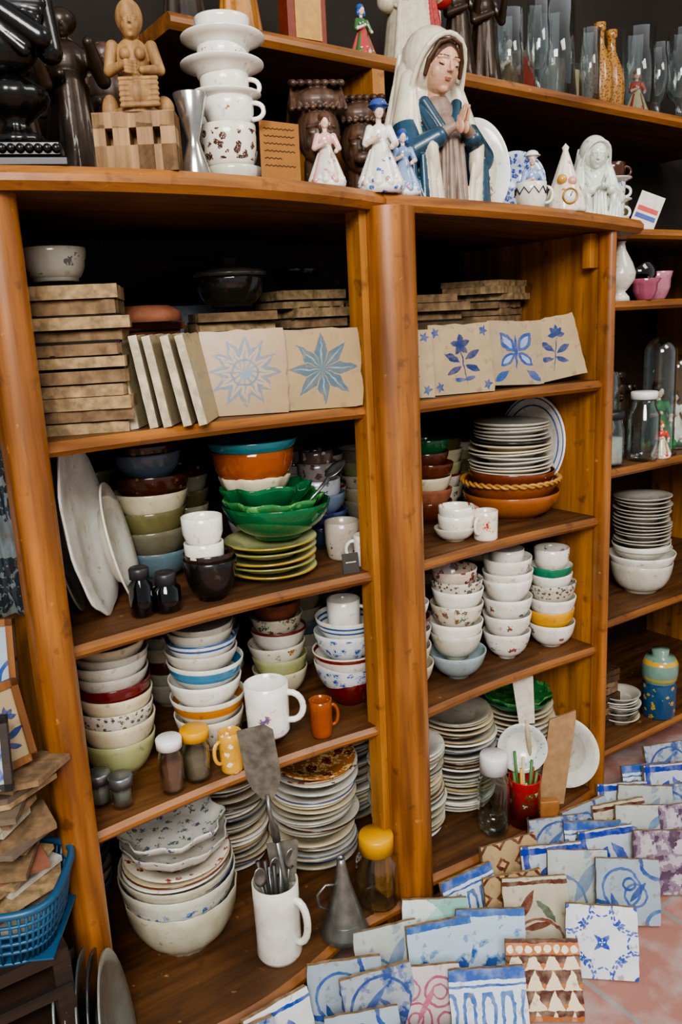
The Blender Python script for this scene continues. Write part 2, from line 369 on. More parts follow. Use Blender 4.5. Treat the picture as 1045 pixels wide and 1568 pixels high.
def f_brn(u,v,n): return [(leaf(u,v,-.15,.1,.25,.07,60),'6A3A2A'),(leaf(u,v,.15,.0,.22,.06,130),'4E5E48'),(leaf(u,v,.0,-.2,.25,.05,10),'6A3A2A'),(ring(u,v,0,-.5,.4,.02),'7A4A3A'),(ab(v-.42)<.03,'5A2E20')]
def f_cob(u,v,n): return [(leaf(u,v,-.15,-.05,.3,.13,60),'163494'),(leaf(u,v,.2,.05,.25,.09,120),'2444A0'),(ab(v-.42)<.05,'163494'),(ab(u+.42)<.05,'163494')]
def f_dk(u,v,n):
    a=frac(u*3); b=frac(v*3); return [(ab(a-.5)+ab(b-.5)<.38,'5A3022'),(ab(a-.5)+ab(b-.5)<.18,'C8A068')]
def f_none(u,v,n): return []
FN=dict(star=(f_star,'A68A5E'),sun=(f_sun,'A08052'),bouq=(f_bouq,'AE9874'),bouq2=(f_bouq2,'B09A76'),bfly=(f_bfly,'A89474'),lat=(f_lat,'E6EAF0'),geo=(f_geo,'EADCC0'),pink=(f_pink,'D4C8C6'),strp=(f_str,'D8E2E6'),land=(f_land,'C0D0DC'),aqua=(f_aqua,'B4D4CC'),leaf=(f_leaf,'E8EAEA'),mot=(f_mot,'AAB2B8'),purp=(f_purp,'BCB0B8'),curl=(f_curl,'A4B2BC'),fade=(f_fade,'BEC4BC'),rope=(f_rope,'C0C6C0'),brn=(f_brn,'C8C0A8'),cob=(f_cob,'C4CCD4'),dk=(f_dk,'B89C74'),none=(f_none,'B8AA88'))
def tilemat(key,size):
    k=('t',key,size)
    if k in _c: return _c[k]
    fn,bg=FN[key]; m,nt,b=newmat('tile_'+key); co=objco(nt)
    sp=nt.nodes.new('ShaderNodeSeparateXYZ'); nt.links.new(co,sp.inputs[0])
    wob=nz(nt,co,60,2)
    u=E(nt,sp.outputs[0])*(1/size)+(wob-.5)*.08; v=(E(nt,sp.outputs[2])-size/2)*(1/size)+(wob-.5)*.06
    n=nz(nt,co,35,4); col=mixc(nt,clamp01((nz(nt,co,18,5)-.35)*2),dim(srgb(bg),.74),srgb(bg))
    ink=clamp01(nz(nt,co,50,4)*1.1+.35)
    for mask,c in fn(u,v,n): col=mixc(nt,mask*ink,col,srgb(c))
    wear=clamp01((nz(nt,co,45,6)-.60)*12)
    nt.links.new(mixc(nt,wear*.6,col,srgb('7E6A4E')),b.inputs['Base Color']); b.inputs['Roughness'].default_value=.3
    _c[k]=m; return m
def tile_pts(sz,irr,n=9):
    pts=[]; c=[(-.5,0),(.5,0),(.5,1),(-.5,1)]
    for i in range(4):
        a=c[i];q=c[(i+1)%4]
        for j in range(n):
            t=j/n; x=(a[0]+(q[0]-a[0])*t)*sz; z=(a[1]+(q[1]-a[1])*t)*sz
            if j==0 and i>0: x*=.985
            if not(i==0): x+=jit(irr);z+=jit(irr)
            pts.append((x,z))
    return pts
def tile(x,y,z,sz,yaw,lean,pat,roll=0,irr=.0008,th=.011,name='decorated_tile',edge=None):
    b=MB(); b.poly(tile_pts(sz,irr),-th/2,th/2,tilemat(pat,sz),None,edge or BISQ)
    lift=abs(math.sin(math.radians(roll)))*sz/2+ math.sin(math.radians(lean))*th/2
    return b.done(name,T(x,y,z+lift)@RZ(yaw)@RX(-lean)@RY(roll))
GAP_SHADE=plain('1E160E',.95)  # near-black filler boxes, shade between stacked tiles put in as colour
def tile_pile(name,x,y,z,n,sz,th,mat,yaw=0,j=.004,gap=.003):
    b=MB(); zz=0
    for i in range(n):
        t=th*random.uniform(.8,1.15); g=gap*random.uniform(.2,1.3)
        mm=mat if not isinstance(mat,list) else random.choice(mat)
        b.poly([(p[0],p[1]-sz/2) for p in tile_pts(sz*random.uniform(.95,1.03),.0025)],-t/2,t/2,mm,T(jit(j),jit(j),zz+t/2)@RZ(yaw+jit(4))@RX(90+jit(.8)))
        if i<n-1: b.box(sz*.9,sz*.9,g+.002,GAP_SHADE,T(0,0,zz+t-.001)@RZ(yaw))
        zz+=t+g
    return b.done(name,T(x,y,z))
S1,S2,S3,S4=1.125,.815,.5,.12
tile_pile('tile_stack',.405,.125,S1,11,.145,.0185,[BISQ,BISQ2,BISQ],yaw=-25,j=.006)
for i in range(5):
    tile(.490+i*.023,.105-i*.013,S1,.142,56+jit(3),7+i*1.0,'none',irr=.0015,th=.013,name='plain_tile',edge=BISW)
tile(.660,.070,S1,.143,-24,8,'sun',irr=.0022)
tile(.792,.030,S1,.138,-22,8,'star',irr=.0018)
tile_pile('rough_tile_stack',.735,.27,S1,10,.15,.0155,[BISQ,BISQ2],yaw=-15,j=.012)
tile_pile('rough_tile_stack',.90,.28,S1,12,.145,.0155,[BISQ,BISQ2],yaw=5,j=.014)
tile_pile('rough_tile_stack',.560,.30,S1,9,.13,.016,[BISQ2,TERRA],yaw=10,j=.008)
tile(1.133,.045,S1-.004,.137,-14,10,'bouq',irr=.0018); tile(1.290,.052,S1-.004,.134,-10,12,'bfly',roll=3,irr=.0018); tile(1.412,.04,S1-.004,.134,-12,14,'bouq2',roll=-7,irr=.0018)
tile(.995,.07,S1-.004,.13,-26,8,'bouq')
tile_pile('rough_tile_stack',1.2,.25,S1-.004,11,.14,.016,[BISQ2,plain('5A4630',.9,0,.4)],yaw=-10,j=.014)
tile_pile('rough_tile_stack',1.385,.25,S1-.004,14,.14,.015,[BISQ,BISQ2],yaw=20,j=.014)
tile_pile('rough_tile_stack',1.05,.28,S1-.004,11,.14,.016,[plain('5A4630',.9,0,.4),BISQ2],yaw=0,j=.012)
for x in (.62,.78,.95,1.15): tile(x,.42,S1-.004,.2,jit(6),4,random.choice(['bouq2','curl','none']),th=.012,name='old_wall_tile')
FT=[(.44,-.17,0,18,'mot'),(.53,-.155,-4,20,'leaf'),(.655,-.15,-20,20,'curl'),(.775,-.125,-20,20,'fade'),(.885,-.12,-25,20,'aqua'),(1.02,-.10,-14,20,'strp'),(1.15,-.09,-12,22,'dk'),(1.28,-.09,-20,20,'mot'),(1.40,-.085,-15,18,'curl'),(1.52,-.08,-25,20,'cob'),(1.64,-.06,-20,20,'strp'),(1.77,-.04,-20,20,'mot'),
(.62,-.27,-35,24,'curl'),(.765,-.24,-34,24,'pink'),(.945,-.215,-27,25,'land'),(1.09,-.20,-28,22,'brn'),(1.225,-.19,-30,22,'fade'),(1.35,-.18,-28,20,'cob'),(1.47,-.17,-30,20,'rope'),(1.60,-.15,-25,20,'mot'),(1.74,-.13,-30,20,'purp'),
(.68,-.36,-38,28,'fade'),(.84,-.325,-35,26,'strp'),(.965,-.335,-32,26,'geo'),(1.125,-.33,-42,22,'lat'),(1.28,-.27,-38,22,'curl'),(1.42,-.26,-34,20,'purp'),(1.56,-.24,-35,20,'purp'),(.55,-.30,-35,26,'rope'),(.46,-.27,-10,22,'leaf'),
(1.34,-.135,-35,14,'strp'),(1.205,-.145,-28,15,'cob'),(1.46,-.125,-30,14,'brn'),(1.08,-.15,-24,16,'dk'),(.70,-.205,-26,16,'mot'),(.86,-.175,-18,18,'land'),(1.55,-.11,-34,15,'fade'),(1.67,-.10,-20,16,'cob')]
for x,y,yaw,lean,p in FT: tile(x,y,FL,.132*random.uniform(.94,1.04) if p not in('lat','geo') else .134,yaw+jit(6),lean+jit(3),p,irr=.001,roll=0 if p in('lat','geo') else jit(4))
# ---------------------------------------------------------------- glazes
G_rose=glaze('EBE8DF','A83A40',40,.20,.016,.05,deco2='4C7A48')
G_blue=glaze('DCE0E0','2C4C98',60,.28,.01,.06,deco2='6C84B4')
G_lace=glaze('D0CABC','403A36',110,.38,.03,.07)
G_org=glaze('E4DCCA','CC6420',36,.22,.01,.05,deco2='5A7A3C')
G_brn=glaze('E6E0D2','4A2A1C',75,.42,.008,.05)
G_red=glaze('641414'); G_olive=glaze('6E6844'); G_green=glaze('ACAE7C'); G_gr=glaze('086036',rough=.1); G_grL=glaze('347C42','60A058',40,.4,0,1,rough=.12)
G_teal=glaze('287F8C'); G_amber=glaze('96480A',rough=.08); G_brown=glaze('5E2C14',rough=.12); G_bluegrey=glaze('6A7A90'); G_black=glaze('161414',rough=.22)
G_yel=glaze('DCA22A'); G_blband=glaze('E2E1D8',stripe=[(.042,.010,'3E7EA2')]); G_orband=glaze('E0DED4',stripe=[(.042,.009,'C87E28')]); G_bl2=glaze('E2E1D8',stripe=[(.04,.0022,'345890'),(.05,.0022,'345890')]); G_redrim=glaze('E4DFD2',stripe=[(.054,.004,'6C221C')])
G_sky=glaze('9CACB0'); G_flor=glaze('DCD2BE','8A4A3A',50,.25,.015,.06,deco2='4A6A4A')
def bw(r,h,step,mat,**o): return ('b',r,h,step,mat,o)
def pl(r,h,step,mat,**o): return ('p',r,h,step,mat,o)
def cp(r,h,step,mat,**o): return ('c',r,h,step,mat,o)
stack('bowl_stack',.405,.17,S3,[bw(.066,.075,.042,G_green),bw(.067,.07,.022,CREAM),bw(.067,.07,.036,G_lace),bw(.066,.06,.02,CREAM),bw(.067,.06,.032,G_red,foot=.55),bw(.066,.05,.02,GREYW),bw(.067,.05,.02,OFF),bw(.066,.045,.015,GREYW),bw(.064,.045,.02,CREAM)])
stack('bowl_stack',.575,.16,S3,[bw(.066,.07,.046,G_org),bw(.071,.06,.036,G_orband),bw(.069,.06,.034,WHITE),bw(.072,.06,.033,G_blband),bw(.068,.05,.02,OFF),bw(.066,.05,.022,G_bl2),bw(.062,.045,.018,OFF),bw(.06,.04,.018,GREYW)])
stack('bowl_stack',.795,.27,S3,[bw(.06,.06,.03,CREAM),bw(.06,.06,.033,G_green),bw(.062,.055,.035,G_org),bw(.06,.055,.033,G_redrim),bw(.057,.05,.03,G_flor),bw(.054,.05,.02,TERRA)])
stack('bowl_stack',.884,.14,S3,[bw(.055,.055,.025,G_red),bw(.066,.07,.035,G_blue),bw(.071,.06,.033,G_redrim),bw(.068,.065,.038,G_blue),bw(.066,.06,.02,G_bl2)])
cup('white_mug',T(.878,.135,S3+.142),.034,.085,glaze('F1EFE9','6C8C70',60,.15,.02,.04),hang=-40,foot=.9)
bowl('dark_bowl',T(.665,.10,S3),.05,.035,G_black)
cup('white_mug',T(.655,.07,S3+.0345),.041,.098,glaze('F4F2EE','6A5490',30,.2,.01,.05,deco2='A07858'),hang=-42,foot=.92,out=.030,th=.006)
cup('amber_jug',T(.758,.05,S3),.022,.074,G_amber,hang=-20,foot=.85,out=.014)
def jar(name,x,y,z,r,h,lid,gl=None,fill=None,lh=.018,neck=.85):
    b=MB(); g=gl or glass('F4FAF8',.04,.7)
    b.lathe([(1e-5,0),(r*.9,0),(r,h*.06),(r,h*.7),(r*neck,h*.84),(r*neck,h-.002),(r*neck-.002,h-.002),(r*neck-.002,h*.84),(r-.0025,h*.69),(r-.0025,h*.08),(r*.85,.004),(1e-5,.004)],g)
    if fill: b.lathe([(1e-5,.005),(r*.8,.005),(r-.004,h*.1),(r-.004,h*.55),(1e-5,h*.56)],fill)
    b.lathe([(1e-5,h-.001),(r*neck+.0005,h-.001),(r*neck+.002,h-lh*.6),(r*neck+.004,h-lh*.6),(r*neck+.0045,h+lh*.3),(r*neck+.002,h+lh*.45),(1e-5,h+lh*.45)],lid)
    return b.done(name,T(x,y,z))
LY=plain('D89C14',.4,0,.1); LW=plain('E8E6E2',.4,0,.1); LK=plain('2A2A2C',.4,0,.2)
jar('spice_jar',.503,.06,S3,.025,.088,LY,fill=plain('6A5C44',.8)); jar('spice_jar',.452,.05,S3,.021,.092,LW,fill=plain('6A4026',.8))
cup('yellow_jug',T(.563,.045,S3),.021,.075,glaze('DCA840','F0E4C0',60,.3),hang=180,foot=.9,out=.014)
jar('spice_jar',.366,.06,S3,.019,.048,plain('8A8C8C',.35,.8),fill=plain('6A6860',.8)); jar('spice_jar',.338,.09,S3,.019,.05,plain('8A8C8C',.35,.8),fill=plain('8A8478',.8))
Z3=S3-.004
stack('bowl_stack',1.150,.10,Z3,[bw(.064,.06,.045,G_sky,foot=.4),bw(.058,.06,.025,OFF),bw(.060,.06,.04,WHITE),bw(.059,.06,.034,G_flor),bw(.057,.06,.02,WHITE),bw(.057,.06,.032,G_lace),bw(.05,.05,.03,glaze('D8C8B8','7A3030',40,.35,0,1))])
stack('bowl_stack',1.308,.10,Z3,[bw(.055,.065,.044,G_rose,foot=.38,k=.85),bw(.056,.065,.040,G_rose,foot=.38,k=.85),bw(.057,.065,.042,G_rose,foot=.38,k=.85),bw(.057,.065,.02,WHITE,foot=.38),bw(.058,.065,.036,WHITE,foot=.38),bw(.056,.06,.033,G_rose,foot=.4,k=.85),cp(.038,.045,.03,WHITE)])
stack('bowl_stack',1.440,.09,Z3,[bw(.056,.06,.038,G_rose,foot=.45,k=.9),bw(.056,.055,.03,G_yel,foot=.5,k=.9,inner=WHITE),bw(.056,.055,.028,WHITE,foot=.5,k=.8),bw(.057,.06,.032,G_lace,foot=.5),bw(.050,.05,.026,WHITE),bw(.050,.045,.03,glaze('1C7A58'),foot=.6,inner=WHITE),cp(.041,.055,.03,G_rose,foot=.6)])
stack('bowl_stack',1.02,.12,Z3,[bw(.06,.06,.04,CREAM),bw(.06,.06,.04,G_flor),bw(.058,.06,.035,OFF),bw(.055,.05,.03,G_brown),bw(.055,.05,.03,WHITE)])
def platter(name,c,r,asp,normal,mat,roll=0,rip=None,rim=None):
    q=Vector(normal).normalized().to_track_quat('Z','Y').to_matrix().to_4x4()
    b=MB(); mf=(lambda i,p,qq: rim if 5<=i<=9 else mat) if rim else None
    b.lathe(plateP(r,.018),mat,S(asp,1,1),matf=mf,seg=48,rip=rip); return b.done(name,T(*c)@q@RZ(roll))
platter('oval_platter',(.338,.20,.815+.140),.147,.85,(.93,-.36,.16),glaze('A8A69C'))
platter('oval_platter',(.372,.15,.815+.144),.148,.8,(.84,-.54,.14),glaze('F4F2EC'),rip=lambda r,z,a,t:(r*(1+.02*math.sin(10*a)*(r>.12)),z))
platter('oval_platter',(.422,.15,.815+.107),.108,.8,(.88,-.47,.2),OFF)
stack('bowl_stack',.548,.27,S2,[bw(.068,.06,.033,glaze('5A7078')),bw(.068,.065,.035,glaze('6A6654')),bw(.066,.065,.04,G_olive),bw(.07,.06,.032,CREAM),bw(.072,.06,.045,glaze('4A2414','986030',50,.2)),bw(.062,.055,.022,G_bluegrey),bw(.062,.05,.02,glaze('3E2818','8A5A34',60,.25))])
PG=glaze('CCD098'); RimG=glaze('8C9040')
def wav(n,a,r0): return lambda r,z,an,t:(r*(1+a*math.sin(n*an)*min(1,r/r0)**3), z+ a*.35*r0*math.cos(n*an)*min(1,r/r0)**4)
stack('plate_stack',.718,.135,S2,[pl(.085,.015,.0135,PG,rim=glaze('B08814')),pl(.088,.015,.0135,CREAM,rim=RimG),pl(.09,.015,.0135,PG,rim=glaze('B08814')),pl(.09,.015,.0135,CREAM,rim=RimG),pl(.088,.015,.0135,PG,rim=glaze('A09028'))])
cab=empty('cabbage_leaf_bowl_stack',T(.742,.14,S2+.07))
bowl('bowl_1',T(0,0,0),.102,.065,G_gr,foot=.45,rip=wav(12,.008,.1)).parent=cab
o=bowl('bowl_2',T(-.01,-.005,.035)@RX(2),.092,.045,G_grL,foot=.4,rip=wav(9,.09,.1)); o.parent=cab
o=bowl('bowl_3',T(-.015,.008,.045)@RX(-3),.082,.055,G_gr,foot=.4,rip=wav(7,.11,.085)); o.parent=cab
stack('cooking_bowl_stack',.712,.165,S2+.142,[bw(.066,.045,.015,CREAM,rip=wav(8,.06,.07)),bw(.077,.078,.064,G_amber,foot=.45,k=.95),bw(.084,.032,.03,G_teal,foot=.6)],j=.002)
stack('dark_bowl_stack',.567,.08,S2,[bw(.047,.072,.022,G_black,foot=.5,k=.85),bw(.044,.06,.035,glaze('2E201A'),foot=.6)])
stack('white_cup_stack',.560,.078,S2+.058,[cp(.034,.045,.038,WHITE),cp(.035,.052,.05,glaze('F0EEE8','C87848',45,.18,.01,.03),hang=None)],j=.001)
jar('glass_inkwell',.482,.07,S2,.024,.058,LK,gl=glass('3A7A72',.04,.8),lh=.02,neck=.6,fill=plain('1A3A38',.3)); jar('glass_inkwell',.44,.075,S2,.02,.075,LK,gl=glass('2C5A50',.04,.8),neck=.6)
cup('grey_tumbler',T(.880,.13,S2),.035,.075,glaze('B8AEA0','5E4A40',60,.25,.01,.05),foot=.8); cup('white_cup',T(.885,.055,S2),.024,.060,WHITE,hang=150,foot=.9)
stack('cup_stack',.895,.23,S2,[bw(.05,.05,.03,glaze('2A4458')),bw(.055,.05,.035,glaze('2E3E68')),bw(.056,.05,.03,G_bluegrey),cp(.048,.05,.035,glaze('C4C8D0','5A6078',70,.35,.0,.05)),cp(.042,.05,.035,glaze('7A7070','3A2A2C',60,.35,.0,.05)),cp(.036,.04,.04,glaze('5A4844','A8A0A0',60,.25,0,.05))])
stack('bowl_stack',.80,.33,S2,[bw(.06,.06,.04,GREYW),bw(.06,.06,.04,G_brown),bw(.06,.06,.04,OFF),bw(.055,.05,.04,G_bluegrey),bw(.05,.05,.03,G_brown)])
MET=plain('B0B4B4',.3,.9)
b=MB(); b.tube([(0,0,0),(.03,0,.008),(.07,0,.02)],[.0025,.003,.005],MET); b.lathe([(1e-5,0),(.012,.001),(.017,.005),(.0175,.006),(.011,.004),(1e-5,.002)],MET,T(.085,0,.022)@RY(-15)@S(1.5,1,1))
b.done('metal_ladle',T(.78,.085,S2+.136)@RZ(10)@RY(-18))
b=MB(); b.box(.032,.002,.038,plain('3A3630',.7),None,.0005); b.box(.02,.0005,.002,plain('C8C0B0',.7),T(0,-.0013,.02)); b.done('price_tag',T(.83,.028,S2)@RZ(-15)@RX(-10))
Z2=S2-.004
it=[bw(.112,.06,.026,glaze('A05E2A',rough=.15),foot=.55,k=.8),bw(.108,.062,.03,glaze('8E4C1C',rough=.15),foot=.55),bw(.100,.055,.036,glaze('723414','C08C50',50,.15,.02,.05,rough=.12),foot=.6)]
it+=[pl(.095*random.uniform(.97,1.02),.018,.009,random.choice([CREAM,OFF])) for i in range(8)]+[pl(.09,.018,.006,glaze('3A3430'))]+[pl(.087,.018,.0082,random.choice([OFF,GREYW])) for i in range(5)]
rp=stack('plate_stack',1.384,.165,Z2,it)
b=MB()
for k in range(2): b.tube([(.112*math.cos(a)+.003*math.sin(a*18+k*pi)*math.cos(a),.112*math.sin(a)+.003*math.sin(a*18+k*pi)*math.sin(a),.0035*math.cos(a*18+k*pi)) for a in [2*pi*i/200 for i in range(200)]],.0035,plain('B8843E',.4),closed=True,seg=6)
o=b.done('rope_rim',T(0,0,.088)); o.parent=rp
b=MB(); b.lathe(plateP(.115,.02),WHITE,S(.8,1,1),seg=48); BLU=plain('34549C',.3)
for rr_ in (.108,.09): b.tube([(rr_*.8*math.cos(a),rr_*math.sin(a),.0222 if rr_>.1 else .0185) for a in [2*pi*i/60 for i in range(60)]],.0014,BLU,closed=True,seg=5)
q=Vector((-.97,-.22,.12)).normalized().to_track_quat('Z','Y').to_matrix().to_4x4(); b.done('painted_oval_plate',T(1.492,.19,Z2+.155)@q)
stack('brown_bowl_stack',1.205,.25,Z2,[bw(.055,.05,.03,G_brown),bw(.055,.05,.03,TERRA),bw(.055,.05,.03,CREAM),bw(.055,.05,.03,G_brown),bw(.052,.045,.03,glaze('5A2E20')),bw(.05,.045,.03,G_gr)])
stack('brown_bowl_stack',1.09,.22,Z2,[bw(.055,.05,.025,CREAM),bw(.055,.05,.025,G_brown),bw(.05,.05,.03,G_red),bw(.05,.05,.03,TERRA),bw(.05,.05,.03,glaze('2A4A3A'))])
stack('white_cup_stack',1.140,.085,Z2,[bw(.044,.028,.016,OFF),cp(.038,.04,.022,WHITE,hang=-20),cp(.038,.036,.03,G_rose,hang=-10)])
cup('white_mug',T(1.188,.045,Z2),.026,.062,glaze('E8E0D2','A8303C',36,.26,.01,.05,deco2='D09030'),hang=190,foot=.92,out=.013)
G_pbl=glaze('D0D0C2','34549C',50,.26,.045,.075,deco2='6C84B4')
stack('serving_bowl_stack',.482,.155,S4,[bw(.108,.115,.055,glaze('C4C0AA'),foot=.5,k=.85,rip=lambda r,z,a,t:(r*(1+.014*math.sin(16*a)),z)),bw(.111,.1,.052,G_pbl,foot=.5,k=.8),bw(.108,.07,.03,glaze('C4C0AC'),foot=.5)]+[pl(.105,.02,.013,OFF,rim=glaze('2C3E78')),pl(.10,.02,.013,WHITE),pl(.103,.02,.013,CREAM,rim=glaze('6A3A20')),pl(.10,.02,.015,glaze('D8D0C0','8A3A30',40,.25,-1,1),tilt=4),bw(.10,.04,.03,glaze('C8C4B8','5C6484',55,.22,0,.1),foot=.6,rip=wav(10,.03,.09)),bw(.097,.03,.02,glaze('E4E2DA','5C6484',45,.22,0,.1,deco2='6A7A5A'),foot=.6,rip=wav(8,.07,.09),tilt=-4)])
def mixp(): return random.choice([OFF,CREAM,GREYW,WHITE,glaze('C0B498'),glaze('B0AA98')])
def plates(name,x,y,z,n,r,step=.009,top=None,rims=('5A6484','7A5A42','98948A','3A424E','A08858','4A2A1A')):
    it=[]
    for i in range(n): it.append(pl(r*random.uniform(.92,1.03),.02,step*random.uniform(.85,1.15),mixp(),rim=glaze(random.choice(rims)) if random.random()<.35 else None))
    if top: it+=top
    return stack(name,x,y,z,it,j=.006)
plates('plate_stack',.826,.22,S4,19,.095,.0095,[pl(.1,.022,.015,G_orband,tilt=4),pl(.095,.022,.014,glaze('B89878','6A3A22',40,.35,-1,1),tilt=-5),pl(.1,.022,.016,glaze('DCD8CC','5A3A30',50,.28,-1,1),tilt=8),pl(.098,.02,.013,glaze('B87030','6A2418',30,.4,-1,1,deco2='E0C080'),tilt=10)])
plates('plate_stack',.98,.34,S4,30,.1); plates('plate_stack',.67,.33,S4,24,.09)
plates('plate_stack',1.215,.18,S4,25,.09,.009); plates('plate_stack',1.05,.17,S4,22,.085,.009)
plates('plate_stack',1.40,.16,S4,20,.093,.0098,[bw(.085,.03,.012,G_gr,rip=wav(10,.03,.085)),bw(.085,.03,.01,G_grL,rip=wav(8,.06,.08))])
plates('plate_stack',1.25,.37,S4,26,.08)
UM=(.610,.005)
cup('tall_ceramic_tankard',T(UM[0],UM[1],S4),.043,.155,glaze('E8E5DC'),hang=-62,foot=.95,out=.026,th=.007)
STEEL=plain('9C9C96',.35,.85,.35,40); OLDM=plain('8E8A7C',.55,.5,.5,50)
b=MB()
b.tube([(0,0,-.12),(0,0,.07)],[.004,.0045],STEEL); b.tube([(0,0,.07),(0,-.001,.10),(0,-.014,.125),(0,-.016,.15),(0,-.003,.175)],[.0075,.008,.004,.004,.004],STEEL)
b.poly([(-.010,.165),(.010,.165),(.024,.19),(.030,.215),(.031,.305),(.018,.318),(-.030,.312),(-.030,.215),(-.024,.19)],-.0015,.0015,OLDM); b.done('masonry_trowel',T(UM[0]+.006,UM[1]-.024,S4+.188)@RZ(-32)@RX(9)@RY(-5))
UT=empty('kitchen_utensils',T(UM[0],UM[1],S4))
b=MB(); b.poly([(-.02,.12),(.02,.12),(.03,.2),(.026,.205),(-.03,.2)],-.001,.001,OLDM); b.tube([(0,0,0),(0,0,.13)],.0035,STEEL); o=b.done('spatula_blade',T(.018,-.005,.02)@RZ(-30)@RX(-4)); o.parent=UT
b=MB()
for i in range(9):
    a=random.uniform(0,6.28); rr=random.uniform(.012,.03); b.tube([(rr*.3*math.cos(a),rr*.3*math.sin(a),.015),(rr*math.cos(a),rr*math.sin(a),.165+random.uniform(0,.035))],[.002,.0045],random.choice([STEEL,plain('3A3634',.4),STEEL]))
o=b.done('cutlery'); o.parent=UT
for k in range(3):
    b=MB(); b.tube([(0,0,0),(0,0,.09)],.0025,STEEL); b.lathe([(1e-5,0),(.011,.003),(.013,.006),(.009,.004),(1e-5,.002)],STEEL,T(0,0,.1)@RX(90)@S(1,1.6,1)); o=b.done('spoon_%d'%k,T(-.02+.02*k,-.012+.006*k,.09)@RY(-10+9*k)); o.parent=UT
b=MB(); b.lathe([(.046,0),(.048,.006),(.045,.012),(.036,.04),(.016,.11),(.009,.15),(.0075,.162),(.0065,.162),(.008,.15),(.015,.11),(.035,.04),(.044,.012)],STEEL); b.lathe([(1e-5,.03),(.038,.03),(.038,.034),(1e-5,.036)],STEEL)
b.tube([(-.03,0,.06),(-.05,0,.075),(-.052,0,.1),(-.035,0,.115),(-.014,0,.11)],.003,STEEL); b.done('metal_funnel',T(.738,-.025,S4)@RZ(-10))
GJ=glass('F4FAF8',.04,.9)
jar('glass_jar',.842,.005,S4,.043,.14,LY,lh=.035,neck=.72,gl=GJ)
jar('glass_jar',1.195,.035,S4,.036,.175,LW,lh=.04,neck=.75,gl=GJ)
m=glaze('B81C14','F0E8E0',40,.35,.02,.09,deco2='3A6A2A')
b=MB(); b.lathe([(1e-5,.003),(.034,.003),(.036,0),(.036,.112),(.037,.115),(.0355,.116),(.0345,.113),(.0345,.006),(1e-5,.006)],m)
for i in range(7):
    a=i*.9; b.tube([(.012*math.cos(a),.012*math.sin(a),.01),(.027*math.cos(a),.027*math.sin(a),.13+.02*(i%3))],.0035,random.choice([plain('D8A83C',.5),plain('4A7A3A',.5),plain('8A3A20',.5),plain('D8C8A8',.5)]))
b.done('red_tin_of_pencils',T(1.274,.015,S4))
platter('hanging_dish',(1.305,.055,.285),.058,1,(-.62,-.75,.22),glaze('E4E4DC'),rim=glaze('D0D4D0','8898A0',90,.2,-1,1))
b=MB(); b.poly([(-.018,0),(.018,0),(.024,.12),(.02,.13),(-.02,.13),(-.024,.12)],-.003,.003,plain('D8CFBC',.5)); b.tube([(0,0,-.1),(0,0,.01)],.006,plain('B8A888',.5)); b.done('wooden_spatula',T(1.312,.045,.345)@RZ(-38)@RY(-5)@RX(0))
b=MB(); b.poly([(-.030,0),(.030,0),(.033,.215),(.030,.235),(-.028,.205)],-.004,.004,plain('A8825A',.7,0,.25)); b.done('wooden_board',T(1.378,.03,S4)@RZ(-38)@RX(-8)@RY(8))
platter('white_plate',(1.466,.065,.215),.088,1,(-.85,-.45,.22),OFF,rim=G_bl2)
b=MB(); b.box(.05,.02,.04,plain('A8703C',.6),None,.002); b.done('small_wooden_box',T(1.335,.0,S4)@RZ(-30))
bowl('white_bowl',T(.378,.13,S1+.228),.05,.048,glaze('9C988C','504E46',40,.32,.01,.04),foot=.7,k=.8)
DG=glaze('2E2C28',rough=.06)
b=MB(); b.lathe(bowlP(.066,.055,.6,.8,.004),DG,rip=lambda r,z,a,t:(r*(1+.012*math.sin(28*a)),z)); b.lathe([(.068,.055),(.072,.058),(.072,.062),(.055,.070),(.024,.076),(.013,.078),(.018,.088),(1e-5,.09)],plain('6E6C66',.12,.4)); b.done('glass_casserole_dish',T(.735,.25,S1+.185))
b=MB(); b.lathe([(1e-5,.02),(.03,.02),(.05,.012),(.058,0),(.062,.0),(.06,.018),(.04,.028),(1e-5,.03)],plain('A86A4C',.8)); b.done('terracotta_saucer',T(.565,.25,S1+.164))
bowl('dark_bowl',T(.91,.3,S1+.222),.05,.035,G_black)
PALT=[OFF,CREAM,GREYW,G_brown,G_bluegrey,G_olive,glaze('B0AA98'),G_flor,G_redrim,G_green,G_brown]
def rear(x,y,z,n,r):
    stack('bowl_stack',x,y,z,[bw(r*random.uniform(.9,1.05),.055,random.uniform(.022,.036),random.choice(PALT)) for i in range(n)])
for x in (.35,.47): rear(x,.385,S2,6,.055)
for x in (.66,.93): rear(x,.385,S2,6,.055)
for x in (.33,.46,.585,.70,.92): rear(x,.38,S3,7,.055)
for x in (.98,1.10,1.22,1.34,1.44): rear(x,.36,S2-.004,5,.055)
for x in (1.0,1.12,1.25,1.38): rear(x,.36,S3-.004,6,.056)
for x in (.36,.52): rear(x,.38,S4,7,.06)
for x in (1.22,1.37): rear(x,.24,S3-.004,7,.056)
